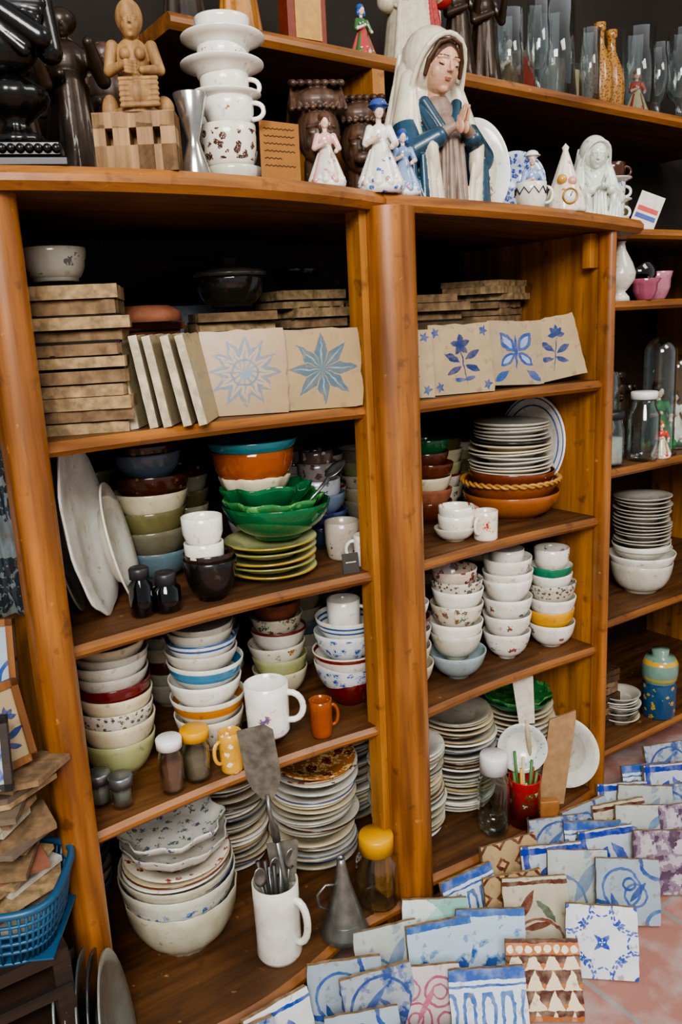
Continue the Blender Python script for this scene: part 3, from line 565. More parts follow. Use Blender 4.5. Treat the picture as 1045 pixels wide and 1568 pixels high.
# ---------------------------------------------------------------- voxel statues
def uvs(n=24,m=14):
    vs=[];fs=[]
    for i in range(1,m):
        for j in range(n):
            a=pi*i/m; q=2*pi*j/n; vs.append(Vector((math.sin(a)*math.cos(q),math.sin(a)*math.sin(q),math.cos(a))))
    vs+= [Vector((0,0,1)),Vector((0,0,-1))]; t=len(vs)-2
    for i in range(m-2):
        for j in range(n): k=(j+1)%n; fs.append([i*n+j,(i+1)*n+j,(i+1)*n+k,i*n+k])
    for j in range(n): k=(j+1)%n; fs.append([t,j,k]); fs.append([(m-2)*n+k,(m-2)*n+j,t+1])
    return vs,fs
UV=uvs()
def statue(name,prims,mats,X,voxel=.0016,smooth=4):
    V=[];F=[]
    for p in prims:
        o=len(V)
        if p[0]=='e':
            _,c,r,rot,mi=p[:5]; X0=T(*c)@Euler([math.radians(a) for a in rot]).to_matrix().to_4x4()@S(*r)
            V+=[tuple(X0@v) for v in UV[0]]
        else:
            _,a,b_,r1,r2,mi=p[:6]; a=Vector(a);b_=Vector(b_); d=(b_-a); L=max(d.length,1e-6); q=d.normalized().to_track_quat('Z','Y').to_matrix().to_4x4(); X0=T(*a)@q
            for v in UV[0]:
                top=v.z>0; rr=r2 if top else r1
                V.append(tuple(X0@Vector((v.x*rr,v.y*rr,v.z*rr+(L if top else 0)))))
        F+=[[o+i for i in f] for f in UV[1]]
    me=bpy.data.meshes.new(name+'_src'); me.from_pydata(V,[],F); ob=bpy.data.objects.new(name+'_src',me); SC.objects.link(ob)
    md=ob.modifiers.new('r','REMESH'); md.mode='VOXEL'; md.voxel_size=voxel
    sm=ob.modifiers.new('s','SMOOTH'); sm.iterations=smooth; sm.factor=.5
    bpy.context.view_layer.update()
    me2=bpy.data.meshes.new_from_object(ob.evaluated_get(bpy.context.evaluated_depsgraph_get())); bpy.data.objects.remove(ob)
    n=len(me2.vertices); co=np.empty(n*3); me2.vertices.foreach_get('co',co); co=co.reshape(-1,3); co[:,2]=np.maximum(co[:,2],0); me2.vertices.foreach_set('co',co.ravel())
    nf=len(me2.polygons); ct=np.empty(nf*3); me2.polygons.foreach_get('center',ct); ct=ct.reshape(-1,3)
    best=np.full(nf,1e9); idx=np.zeros(nf,int)
    for p in prims:
        if p[0]=='e':
            _,c,r,rot,mi=p[:5]; bias=p[5] if len(p)>5 else 0
            Rm=np.array(Euler([math.radians(a) for a in rot]).to_matrix()); q=(ct-np.array(c))@Rm; rr=np.array(r)
            k0=np.linalg.norm(q/rr,axis=1); k1=np.linalg.norm(q/rr**2,axis=1)+1e-9; d=k0*(k0-1)/k1
        else:
            _,a,b_,r1,r2,mi=p[:6]; bias=p[6] if len(p)>6 else 0
            a=np.array(a);b_=np.array(b_);ab_=b_-a; t=np.clip(((ct-a)@ab_)/(ab_@ab_+1e-12),0,1)
            d=np.linalg.norm(ct-a-t[:,None]*ab_,axis=1)-(r1+(r2-r1)*t)
        d=d-bias; u=d<best; best[u]=d[u]; idx[u]=mi
    me2.materials.clear()
    for m in mats: me2.materials.append(m)
    me2.polygons.foreach_set('material_index',idx); me2.polygons.foreach_set('use_smooth',[True]*nf); me2.name=name; me2.update()
    o=bpy.data.objects.new(name,me2); SC.objects.link(o); o.matrix_world=X; return o
def xf(prims,X,s=1):
    out=[]; R=X.to_3x3().normalized()
    for p in prims:
        if p[0]=='e':
            q=(R@Euler([math.radians(a) for a in p[3]]).to_matrix()).to_euler()
            out.append(('e',tuple(X@Vector(p[1])),tuple(v*s for v in p[2]),tuple(math.degrees(a) for a in q),p[4])+tuple(v*s for v in p[5:]))
        else: out.append(('c',tuple(X@Vector(p[1])),tuple(X@Vector(p[2])),p[3]*s,p[4]*s,p[5])+tuple(v*s for v in p[6:]))
    return out
def head(c,s,yaw=0,pitch=0,roll=0,skin=0,lip=None,hair=None,lash=None,neck=True):
    lip=skin if lip is None else lip; hair=skin if hair is None else hair
    P=[('e',(0,.08,.12),(.70,.84,.86),(0,0,0),hair),('e',(0,-.16,-.08),(.58,.66,.88),(0,0,0),skin,.03),('e',(0,-.50,-.72),(.20,.20,.17),(0,0,0),skin,.01),('e',(0,-.30,-.62),(.36,.36,.26),(0,0,0),skin),
       ('c',(0,-.77,.22),(0,-.97,-.10),.05,.075,skin,.03),('e',(0,-.97,-.14),(.075,.075,.06),(0,0,0),skin,.03),('e',(-.075,-.86,-.16),(.05,.07,.045),(0,0,0),skin,.03),('e',(.075,-.86,-.16),(.05,.07,.045),(0,0,0),skin,.03),
       ('c',(-.42,-.60,.24),(-.1,-.765,.27),.05,.055,skin,.02),('c',(.42,-.60,.24),(.1,-.765,.27),.05,.055,skin,.02),
       ('e',(-.27,-.68,.07),(.13,.075,.075),(0,0,0),skin,.02),('e',(.27,-.68,.07),(.13,.075,.075),(0,0,0),skin,.02),
       ('e',(-.31,-.44,-.2),(.22,.24,.30),(0,0,0),skin),('e',(.31,-.44,-.2),(.22,.24,.30),(0,0,0),skin),
       ('c',(-.10,-.775,-.375),(.10,-.775,-.375),.032,.032,lip,.02),('c',(0,-.80,-.37),(0,-.80,-.375),.035,.035,lip,.02),('c',(-.06,-.765,-.445),(.06,-.765,-.445),.042,.042,lip,.02),
       ('e',(-.62,0,-.05),(.07,.15,.2),(0,0,0),skin),('e',(.62,0,-.05),(.07,.15,.2),(0,0,0),skin)]
    if lash is not None:
        for sg in (-1,1):
            P+=[('c',(sg*.15,-.735,.03),(sg*.27,-.755,.0),.014,.018,lash,.035),('c',(sg*.27,-.755,.0),(sg*.40,-.69,.03),.018,.014,lash,.035),
                ('c',(sg*.12,-.805,.285),(sg*.28,-.73,.33),.012,.014,lash,.03),('c',(sg*.28,-.73,.33),(sg*.43,-.60,.29),.014,.008,lash,.03)]
    X=T(*c)@RZ(yaw)@RX(pitch)@RY(roll)@S(s)
    Q=xf(P,X,s)
    if neck: Q.append(('c',tuple(X@Vector((0,.1,-.6))),(c[0],c[1]+.25*s,c[2]-1.5*s),.34*s,.40*s,skin))
    return Q
def pray_hands(c,s,skin):
    P=[]
    for sg in (-1,1):
        P.append(('e',(c[0]+sg*.13*s,c[1],c[2]),(.11*s,.25*s,.34*s),(-20,0,0),skin))
        for i in range(4):
            y=c[1]-.2*s+.13*s*i; L=[.5,.6,.56,.44][i]*s
            P.append(('c',(c[0]+sg*.11*s,y,c[2]+.2*s),(c[0]+sg*.055*s,y-.22*s,c[2]+.2*s+L),.062*s,.05*s,skin))
        P.append(('c',(c[0]+sg*.14*s,c[1]+.2*s,c[2]),(c[0]+sg*.06*s,c[1]+.22*s,c[2]+.42*s),.075*s,.06*s,skin))
    return P
def madonna(s,skin,veil,cloak,robe,lip,trim,lash=None,hair=None,hy=0,pitch=14):
    H=hair if hair is not None else veil
    P=head((0,-.06,.755),.156,hy,pitch,6,skin,lip,H,lash)
    P+=[('e',(0,.03,.80),(.172,.170,.19),(0,0,0),veil),('e',(0,.09,.64),(.165,.12,.2),(0,0,0),veil),
        ('e',(0,.03,.45),(.20,.13,.17),(0,0,0),cloak),('e',(0,.03,.18),(.28,.19,.36),(0,0,0),cloak),('e',(0,.03,.02),(.30,.21,.14),(0,0,0),cloak)]
    rim=[(-.165,.01,.56),(-.172,-.015,.62),(-.168,-.04,.68),(-.158,-.07,.74),(-.145,-.10,.79),(-.122,-.13,.835),(-.085,-.15,.872),(-.04,-.16,.892),(0,-.163,.898)]
    rim=rim+[(-x,y,z) for x,y,z in rim[::-1][1:]]
    for a,b_ in zip(rim,rim[1:]): P.append(('c',a,b_,.016,.016,veil,.003))
    if hair is not None:
        for sg in (-1,1):
            P+=[('c',(0,-.18,.868),(sg*.07,-.165,.845),.008,.012,hair,.008),('c',(sg*.07,-.165,.845),(sg*.112,-.118,.77),.012,.014,hair,.008),('c',(sg*.112,-.118,.77),(sg*.118,-.085,.70),.014,.012,hair,.006)]
    for sg in (-1,1):
        for k in range(5):
            P+=[('c',(sg*(.05+.026*k),.06+.015*k,.965-.03*k),(sg*(.150+.006*k),.0+.035*k,.68),.014,.020,veil),('c',(sg*(.150+.006*k),.0+.035*k,.68),(sg*(.185+.016*k),-.07+.05*k,.37+.03*(k%2)),.022,.040,veil,.004)]
        P+=[('c',(sg*.155,.03,.70),(sg*.205,.0,.46),.045,.075,veil,.004),('c',(sg*.13,.08,.75),(sg*.17,.08,.45),.06,.08,veil),
            ('c',(sg*.20,.0,.44),(sg*.25,-.09,.27),.08,.085,cloak),
            ('c',(sg*.25,-.09,.27),(sg*.12,-.20,.35),.075,.055,cloak),('c',(sg*.13,-.19,.35),(sg*.045,-.24,.40),.043,.026,robe),
            ('e',(sg*.155,-.185,.25),(.040,.05,.13),(0,sg*6,0),trim,.004),('c',(sg*.17,-.20,.22),(sg*.15,-.195,0),.020,.028,trim,.004),('c',(sg*.125,-.20,.22),(sg*.105,-.195,0),.014,.024,trim,.004),
            ('c',(sg*.21,-.18,.25),(sg*.20,-.18,0),.018,.03,cloak),('c',(sg*.25,-.14,.26),(sg*.245,-.15,0),.02,.034,cloak),('c',(sg*.28,-.08,.24),(sg*.285,-.09,0),.016,.03,cloak),('c',(sg*.29,.0,.28),(sg*.31,-.02,0),.016,.03,cloak),('c',(sg*.27,.07,.3),(sg*.29,.07,0),.025,.035,cloak),('c',(sg*.235,-.165,.12),(sg*.225,-.185,0),.012,.022,cloak),
            ('c',(sg*.19,-.13,.33),(sg*.29,-.05,.27),.03,.02,cloak),('c',(sg*.17,-.16,.31),(sg*.28,-.11,.23),.022,.016,cloak),
            ('c',(sg*.02,-.18,.34),(sg*.03,-.2,0),.014,.026,robe),('c',(sg*.065,-.175,.32),(sg*.075,-.185,0),.012,.022,robe),
            ('c',(sg*.11,-.06,.56),(sg*.05,-.13,.42),.035,.03,cloak),('c',(sg*.13,-.04,.54),(sg*.10,-.14,.38),.03,.03,cloak)]
    P+=[('e',(0,-.09,.18),(.12,.105,.33),(0,0,0),robe),('e',(0,-.04,.5),(.09,.07,.12),(0,0,0),robe)]
    P+= pray_hands((0,-.27,.40),.13,skin)
    return xf(P,S(s),s)
SKIN=plain('C89A7C',.45,0,.12,40,coat=.2); VEIL=plain('DDD2BA',.38,0,.25,30,coat=.35); CLOAK=plain('21465A',.34,0,.6,22,coat=.35); ROBE=plain('8E7868',.45,0,.35,30); LIP=plain('A0604F',.4); LASH=plain('2E1C14',.5); HAIRB=plain('4A2E1A',.5); TRIM=plain('D6CAB0',.4,0,.25,30)
statue('virgin_mary_statue',madonna(.322,0,1,2,3,4,5,6,7,hy=-6,pitch=13),[SKIN,VEIL,CLOAK,ROBE,LIP,TRIM,LASH,HAIRB],T(1.098,.075,1.475)@RZ(-6),.0012,3)
PW=glaze('D6DCD2',rough=.2)
statue('white_madonna_bust',madonna(.185,0,0,0,0,0,0,hy=-15,pitch=16),[PW],T(1.552,.075,1.458)@RZ(-28),.0011,2)
BLK=plain('120F0D',.28,.35,.4,30,coat=.4)
P=[('e',(0,0,.10),(.05,.032,.04),(0,0,0),0),('e',(0,0,.15),(.056,.033,.042),(0,0,0),0)]
P+=head((0,-.005,.228),.032,10,5,0,0)
for i in range(7):
    t=i/6; P.append(('c',(-.058+.03*t,-.022-.012*t,.16-.02*t),(.03+.025*t,-.03,.085+.055*t),.005,.008,0))
P+=[('c',(-.055,0,.15),(-.062,-.01,.09),.018,.016,0),('c',(.055,0,.15),(.062,-.01,.09),.018,.016,0),('c',(-.05,-.02,.17),(.05,-.035,.10),.012,.014,0)]
for i in range(14):
    a=i*.45; P.append(('e',(.026*math.cos(a),.005+.02*math.sin(a),.252),(.009,.009,.009),(0,0,0),0))
statue('dark_bust_statue',P,[BLK],T(.305,-.0,1.485+.055)@RZ(-14),.0016,2)
b=MB(); b.box(.125,.1,.012,BLK,None,.002); b.box(.11,.088,.02,BLK,T(0,0,.012),.003)
for i in range(10): b.sph(.006,BLK,T(-.05+.011*i,-.045,.022),8)
b.lathe([(1e-5,.03),(.036,.032),(.034,.042),(.02,.05),(.016,.06),(.026,.068),(.04,.08),(.045,.09),(.043,.1),(.03,.108),(.02,.115),(1e-5,.12)],BLK,rip=lambda r,z,a,t:(r*(1+.05*math.sin(14*a)),z)); b.done('ornate_pedestal',T(.315,-.0,1.485)@RZ(-20))
OLIVE=wood('pale_carved_wood','A07A4C','74522A','z',.6,.05,2)
b=MB()
for px,w in ((-.047,.016),(-.018,.022),(.014,.022),(.045,.02)): b.box(w,.05,.075,OLIVE,T(px,0,0))
b.box(.11,.05,.034,OLIVE,T(0,0,0)); b.box(.11,.05,.02,OLIVE,T(0,0,.056)); b.box(.11,.02,.075,OLIVE,T(0,.016,0))
b.done('wooden_block_stand',T(.467,-.035,1.485)@RZ(-32))
P=head((0,-.0,.108),.021,0,0,0,0)
P+=[('e',(0,.004,.116),(.017,.018,.022),(0,0,0),0),('c',(0,.01,.125),(0,.018,.08),.012,.010,0),('e',(0,.004,.07),(.022,.014,.024),(0,0,0),0),('e',(0,.002,.04),(.018,.015,.025),(0,0,0),0),('c',(-.024,0,.082),(-.030,-.006,.052),.008,.007,0),('c',(-.030,-.006,.052),(-.008,-.028,.056),.007,.005,0),
 ('c',(.024,0,.082),(.032,-.006,.054),.008,.007,0),('c',(.032,-.006,.054),(.010,-.028,.048),.007,.005,0),('e',(-.009,-.008,.072),(.007,.007,.008),(0,0,0),0),('e',(.009,-.008,.072),(.007,.007,.008),(0,0,0),0),
 ('e',(.004,-.020,.022),(.022,.02,.022),(0,0,0),0),('e',(0,-.006,.0),(.030,.026,.014),(0,0,0),0),('e',(-.033,.004,.008),(.011,.011,.020),(0,0,0),0),('e',(.034,.002,.010),(.013,.012,.016),(0,0,0),0)]
for i in range(6): P.append(('c',(-.018,-.034,.006+.006*i),(.026,-.034,.008+.006*i),.0028,.0028,0))
for i in range(4): P.append(('c',(-.010,-.03,.058-.004*i),(.003,-.036,.054-.004*i),.0022,.002,0))
statue('carved_wooden_figure',xf(P,S(1.08),1.08),[OLIVE],T(.472,-.03,1.56)@RZ(-22),.0011,2)
b=MB(); b.lathe([(1e-5,.028),(.006,.03),(.019,.002),(.0215,0),(.022,.002),(.012,.035),(.008,.048),(.012,.062),(.024,.108),(.0235,.109),(.022,.106),(.008,.06),(1e-5,.058)],plain('C4C0B8',.2,.9,.2)); b.done('silver_goblet',T(.545,-.045,1.485))
stack('teacup_tower',.618,-.015,1.485,[cp(.038,.02,.02,OFF,foot=.85),cp(.042,.058,.055,G_brn,foot=.8),cp(.037,.04,.032,glaze('F2F0EA','A06A30',70,.16,.012,.03),foot=.75,hang=-40),pl(.052,.014,.003,WHITE),])
stack('teacup_tower',.617,-.015,1.485+.108,[cp(.036,.040,.036,WHITE,foot=.6,hang=-35),pl(.061,.016,.006,WHITE),cp(.037,.034,.028,glaze('F2F0EA','B87828',55,.22,.008,.028,deco2='7A2A1A'),foot=.6),pl(.061,.018,.008,WHITE),bw(.04,.036,.03,WHITE,foot=.6,k=.9)],j=.002)
b=MB(); CARD=plain('8A5A24',.8,0,.15); b.poly([(-.031,0),(.031,0),(.032,.088),(-.03,.09)],-.001,.001,CARD)
INK=plain('3A2414',.8)
for i in range(6):
    pts=[(-.024+.048*k/20,-.0016,.078-.011*i+.0012*math.sin(k*2.3+i)) for k in range(21 if i!=4 else 12)]; b.tube(pts,.0006,INK,seg=4)
b.done('handwritten_cardboard_sign',T(.686,-.045,1.485)@RZ(-14)@RX(-10)@RY(3))
def figurine(name,X,h,cols,seedv,hat=None):
    random.seed(seedv)
    P=head((0,0,.86),.085,random.uniform(-20,20),6,4,0,2,1,3)
    P+=[('e',(0,.0,.63),(.1,.075,.11),(0,0,0),4),('c',(0,0,.5),(0,0,.2),.09,.19,5),('e',(0,0,.06),(.26,.2,.1),(0,0,0),6),
        ('c',(-.11,0,.68),(-.17,-.05,.52),.045,.04,4),('c',(-.17,-.05,.52),(-.05,-.15,.56),.038,.025,0),('c',(.11,0,.68),(.17,-.04,.52),.045,.04,4),('c',(.17,-.04,.52),(.1,-.16,.47),.038,.025,0),
        ('e',(-.04,-.16,.57),(.03,.03,.03),(0,0,0),0),('e',(.1,-.17,.46),(.03,.03,.03),(0,0,0),0)]
    for i in range(10):
        a=i*2*pi/10; P.append(('c',(.1*math.cos(a),.08*math.sin(a),.45),(.22*math.cos(a),.17*math.sin(a),.1),.025,.05,5 if i%2 else 4))
    for i in range(14):
        a=i*2*pi/14; P.append(('e',(.22*math.cos(a),.17*math.sin(a),.1+.03*(i%2)),(.04,.04,.04),(0,0,0),[6,5,2][i%3]))
    if hat is not None: P+=[('e',(0,.02,.93),(.1,.1,.07),(0,0,0),hat,.01),('e',(0,0,.915),(.12,.12,.02),(0,0,0),hat,.01)]
    else: P+=[('e',(0,.05,.92),(.08,.08,.07),(0,0,0),1),('e',(-.07,.02,.82),(.03,.04,.06),(0,0,0),1),('e',(.07,.02,.82),(.03,.04,.06),(0,0,0),1)]
    return statue(name,xf(P,S(h),h),cols,X,.0010,2)
PWH=glaze('E8E5DE'); PSK=glaze('E8CCB8'); PBL=glaze('34549C'); PLB=glaze('8CA4CC'); PPK=glaze('C89090')
figurine('porcelain_lady_figurine',T(.800,.0,1.485)@RZ(-20),.120,[PSK,glaze('5A3A2A'),PPK,glaze('5A4030'),glaze('D8A8A4'),glaze('E0DAD2','B87880',90,.25,-1,1),PWH],3)
figurine('porcelain_boy_figurine',T(.910,.0,1.483)@RZ(-25),.152,[PSK,glaze('5A4030'),PPK,PBL,PWH,glaze('E8E6E0','34549C',70,.25,-1,1),glaze('E8E6E0','34549C',80,.35,-1,1)],5,hat=3)
figurine('porcelain_girl_figurine',T(.968,.01,1.481)@RZ(-30),.115,[PSK,PBL,PPK,PBL,glaze('7C90B8'),PLB,glaze('E8E6E0','B04A4A',80,.2,-1,1)],9)
DW=wood('dark_carved_wood','5A3E2A','2E1E14','z',.45,.25,2)
def afr(name,X,s):
    P=head((0,0,.5),.24,0,5,0,0)
    P+=[('e',(0,-.2,.39),(.08,.05,.05),(0,0,0),0)]
    P+=[('c',(0,.02,.3),(0,.02,.02),.12,.13,0),('e',(0,.02,.0),(.18,.16,.05),(0,0,0),0),('e',(0,.06,.74),(.22,.22,.12),(0,0,0),0)]
    for i in range(9):
        x=-.2+.05*i; P.append(('c',(x,-.16+abs(x)*.3,.68),(x*.9,.02,.84),.02,.02,0)); P.append(('c',(x*.9,.02,.84),(x,.2,.66),.02,.02,0))
    for i in range(7):
        x=-.18+.06*i; P.append(('c',(x,-.08,.86),(x,.08,.90),.026,.026,0))
    return statue(name,xf(P,S(s),s),[DW],X,.0018,2)
afr('carved_african_head',T(.905,.18,1.485)@RZ(-25),.245)
afr('carved_african_head',T(1.015,.20,1.480)@RZ(-30),.24)
BRZ=plain('3A2A1C',.4,.5,.4,40,coat=.2)
def tallfig(name,X,h,mat,yaw=0):
    P=head((0,0,.9),.07,yaw,0,0,0)
    P+=[('e',(0,.02,.93),(.08,.08,.07),(0,0,0),0),('e',(0,0,.72),(.12,.08,.12),(0,0,0),0),('c',(0,0,.6),(0,0,.1),.1,.15,0),('e',(0,0,.03),(.2,.18,.05),(0,0,0),0),('c',(-.13,0,.77),(-.17,-.05,.58),.045,.04,0),('c',(-.17,-.05,.58),(-.03,-.14,.63),.04,.03,0),('c',(.13,0,.77),(.19,-.05,.62),.045,.04,0),('c',(.19,-.05,.62),(.13,-.15,.78),.04,.03,0)]
    for i in range(9):
        a=i*2*pi/9; P.append(('c',(.09*math.cos(a),.07*math.sin(a),.6),(.15*math.cos(a),.13*math.sin(a),.05),.02,.035,0))
    return statue(name,xf(P,S(h),h),[mat],X,.002,2)
tallfig('bronze_saint_figure',T(.47,.25,1.485)@RZ(-20),.30,BRZ); tallfig('bronze_saint_figure',T(.37,.22,1.485)@RZ(-10),.27,plain('4A3626',.5,.3,.4)); tallfig('wooden_saint_figure',T(.57,.35,1.485)@RZ(-30),.29,DW); tallfig('wooden_saint_figure',T(.42,.42,1.485),.33,plain('6A4A2C',.5)); tallfig('painted_saint_figure',T(.55,.50,1.485),.34,plain('5A5648',.5))
stack('bowl_stack',.765,.28,1.485,[bw(.06,.045,.03,GREYW),bw(.06,.045,.03,GREYW),bw(.058,.045,.03,OFF),bw(.056,.04,.03,GREYW),bw(.055,.04,.03,GREYW),bw(.055,.04,.02,GREYW)])
def zt(x): return 1.482-(x-.905)*.0374
platter('painted_oval_plate',(1.300,.18,zt(1.295)+.104),.104,.66,(-.45,-.85,.22),glaze('CFC9B6','38466A',28,.14,-1,1),rim=G_bl2)
NV=plain('2A3450',.3); ZZ=glaze('E4E0D2')
b=MB(); b.lathe(cupP(.03,.05,.7),ZZ)
b.tube([(.0312*math.cos(a),.0312*math.sin(a),.035+.006*(1 if i%2 else -1)) for i,a in enumerate([2*pi*k/20 for k in range(20)])],.0014,NV,closed=True,seg=6); handle(b,.029,.012,.042,.014,.003,ZZ,-45); b.done('zigzag_cup',T(1.280,.005,zt(1.28)))
b=MB(); b.lathe([(1e-5,0),(.040,0),(.041,.006),(.036,.03),(.024,.06),(.011,.1),(.005,.118),(.007,.124),(1e-5,.132)],glaze('E6DCCA','B07040',60,.25,.04,.1),rip=lambda r,z,a,t:(r*(1+.05*math.sin(9*a)),z))
b.lathe([(1e-5,0),(.014,0),(.014,.003),(1e-5,.004)],PWH,T(0,-.0355,.028)@RX(90),24)
b.tube([(.014*math.cos(a),-.0395,.028+.014*math.sin(a)) for a in [2*pi*k/24 for k in range(24)]],.0018,plain('A8782C',.3,.7),closed=True,seg=6); b.sph(.010,glaze('C89848'),T(-.012,-.022,.062)); b.sph(.009,glaze('D8A088'),T(.008,-.022,.058)); b.tube([(0,-.041,.028),(.004,-.041,.036)],.0009,NV,seg=4)
b.done('porcelain_table_clock',T(1.372,.0,zt(1.372))@RZ(-34))
figurine('small_porcelain_figurine',T(1.243,.09,zt(1.243))@RZ(-30),.085,[PSK,glaze('8A6030'),PPK,PBL,glaze('C8B490'),glaze('D4C4A8'),PWH],12)
figurine('small_porcelain_figurine',T(1.385,.10,zt(1.385))@RZ(-30),.14,[PSK,glaze('8A6030'),PPK,PBL,PLB,glaze('D8D0C8'),PWH],14,hat=6)
platter('blue_willow_plate',(1.50,.26,zt(1.5)+.11),.066,1,(-.5,-.85,.2),glaze('B8C4D4','1C3688',80,.45,-1,1))
stack('plate_stack',1.45,.34,zt(1.45),[bw(.06,.04,.02,G_bluegrey),bw(.06,.04,.02,OFF),pl(.06,.02,.01,OFF)])
stack('teacup_tower',1.722,.165,1.455,[bw(.045,.03,.018,OFF),cp(.032,.045,.04,glaze('E0E4EA','2C4478',50,.3,0,.05),hang=-30),pl(.045,.012,.008,OFF),cp(.032,.042,.038,glaze('D8D8D8','505870',60,.3,0,.05),hang=-30),pl(.046,.012,.008,GREYW),cp(.03,.04,.04,glaze('4A2814','B08850',60,.2,0,.05),hang=-30)])
b=MB(); b.lathe([(1e-5,0),(.024,0),(.022,.01),(.012,.022),(.02,.03),(.034,.05),(.036,.066),(.028,.09),(.012,.12),(.009,.135),(.012,.14),(.01,.141),(.007,.135),(1e-5,.13)],glaze('D8D4CA')); b.done('white_pear_vase',T(1.745,.15,1.29))
b=MB(); gR=glass('9A1226',.05,.7); b.lathe([(1e-5,0),(.03,0),(.032,.008),(.012,.02),(.03,.035),(.045,.06),(.045,.075),(.03,.1),(.014,.112),(.016,.125),(.014,.125),(.012,.112),(.028,.099),(.042,.075),(.042,.06),(.028,.037),(1e-5,.03)],gR); b.lathe([(1e-5,.036),(.026,.04),(.038,.06),(.036,.08),(1e-5,.09)],plain('7A1020',.2,0,.3,coat=.5)); b.done('red_glass_vase',T(1.84,.17,1.29))
b=MB(); b.lathe(cupP(.035,.07,.6,flare=.005),glaze('B8788C',rough=.08)); b.done('pink_glass_cup',T(1.93,.18,1.29)); b=MB(); b.lathe(cupP(.03,.05,.6,flare=.008),glaze('9A5068',rough=.08)); b.done('pink_glass_cup',T(1.80,.12,1.29))
b=MB(); b.poly([(-.03,0),(.03,0),(.03,.1),(-.03,.1)],-.002,.002,plain('D8D0C0',.6)); b.box(.05,.001,.012,plain('C83028',.5),T(0,-.0026,.05)); b.box(.05,.001,.012,plain('2C4A90',.5),T(0,-.0026,.03)); b.done('striped_postcard',T(1.80,.14,1.455)@RZ(-35)@RX(-20)@RY(25))
def cloche(name,x,y,z,r,h,inside,c=None):
    b=MB(); n=10; pr=[(r,0.006),(r,h-r)]+[(r*math.cos(pi/2*i/n),h-r+r*math.sin(pi/2*i/n)) for i in range(1,n)]+[(1e-5,h)]
    b.lathe(pr+[(max(1e-5,p[0]-.002),p[1]-.002) for p in pr[::-1]],glass('F0F8F8',.04,.8)); b.lathe([(1e-5,0),(r*1.15,0),(r*1.15,.006),(1e-5,.007)],DW); b.done(name,T(x,y,z))
    return figurine(inside,T(x,y,z+.007)@RZ(-30),h*.6,[PSK,LASH,PPK,LASH,c or PWH,c or PWH,plain('3A6A3A',.5)],int(x*100))
cloche('glass_cloche',1.945,.17,.885,.042,.31,'figure_under_glass',plain('2A7A3A',.5)); cloche('glass_cloche',2.06,.2,.885,.04,.26,'figure_under_glass'); cloche('glass_cloche',1.78,.22,.885,.04,.25,'figure_under_glass')
jar('square_glass_jar',1.84,.14,.885,.042,.17,LW,neck=.7,gl=GJ); jar('square_glass_jar',1.72,.15,.885,.035,.13,LK,fill=plain('B8B4AC',.6))
figurine('small_porcelain_figurine',T(1.89,.12,.885)@RZ(-30),.1,[PSK,glaze('8A6030'),PPK,PBL,glaze('C84838'),glaze('C8D0B0'),PWH],17)
for i,(x,y) in enumerate(((1.70,.3),(1.88,.32),(2.0,.34))): tallfig('dark_saint_figure',T(x,y,.885)@RZ(-30),.22,BRZ)
for i,(x,y) in enumerate(((1.66,.14),(1.72,.3),(1.86,.32),(1.97,.3))):
    b=MB(); b.lathe(cupP(.03,.09,.5,flare=.006),glass('D8E0E0',.05,.9)); b.done('drinking_glass',T(x,y,1.29))
stack('plate_stack',1.945,.21,.49,[bw(.085,.085,.06,OFF,foot=.55,k=.9),bw(.092,.05,.03,WHITE,foot=.6),bw(.08,.05,.02,WHITE)]+[pl(.078*random.uniform(.95,1.04),.016,.0105,random.choice([OFF,GREYW,glaze('B8B2A4')])) for i in range(15)])
plates('plate_stack',1.72,.28,.49,26,.08)
GC=glaze('245078','C8A030',45,.3,.0,.1); GC2=glaze('78988A',stripe=[(.12,.004,'B8A040'),(.168,.006,'C8A040')])
b=MB(); b.lathe([(1e-5,0),(.045,0),(.047,.004),(.047,.1),(.044,.106),(.047,.11),(.05,.13),(.05,.16),(.04,.178),(.022,.182),(.024,.2),(1e-5,.202)],GC,matf=lambda i,p,q: GC if i<4 else GC2); b.done('painted_tea_canister',T(1.965,.15,.12))
tile_pile('tile_stack',1.78,.25,.12,9,.12,.016,[BISQ2,DW]); jar('old_glass_jar',1.66,.2,.12,.04,.14,LK)
tallfig('wooden_saint_figure',T(1.86,.36,.12),.25,DW)
plates('plate_stack',1.85,.2,.12,8,.06)
# hutch contents
def zh(x): return 1.808-(x-.66)*.0288
HR=plain('9A241C',.4); HWH=plain('C8BCA2',.45,0,.25)
P=head((0,0,.86),.1,0,5,0,0,2,3,3)
P+=[('e',(0,0,.58),(.17,.12,.18),(0,0,0),1),('c',(0,0,.5),(0,0,.05),.16,.22,1),('c',(-.17,0,.68),(-.2,-.06,.46),.07,.07,1),('c',(-.2,-.06,.46),(-.04,-.17,.5),.06,.035,1),('c',(.17,0,.68),(.22,-.06,.5),.07,.07,2),('c',(.22,-.06,.5),(.05,-.18,.55),.06,.035,1),('e',(0,-.15,.6),(.05,.04,.06),(0,0,0),2),('e',(-.03,-.19,.52),(.05,.03,.025),(0,0,0),0)]
for k in range(4): P.append(('c',(-.03,-.20,.535-.012*k),(.03,-.215,.53-.012*k),.008,.007,0))
for i in range(8): P.append(('c',(-.12+.035*i,-.13,.48),(-.18+.05*i,-.2,.03),.018,.03,1 if i<6 else 2))
for i in range(5): P.append(('c',(-.15+.03*i,-.12,.42-.03*i),(.16,-.14,.30+.02*i),.012,.016,1))
statue('sacred_heart_statue',xf(P,S(.30),.30),[SKIN,HWH,HR,HAIRB],T(1.265,.34,zh(1.265))@RZ(-20),.0018,2)
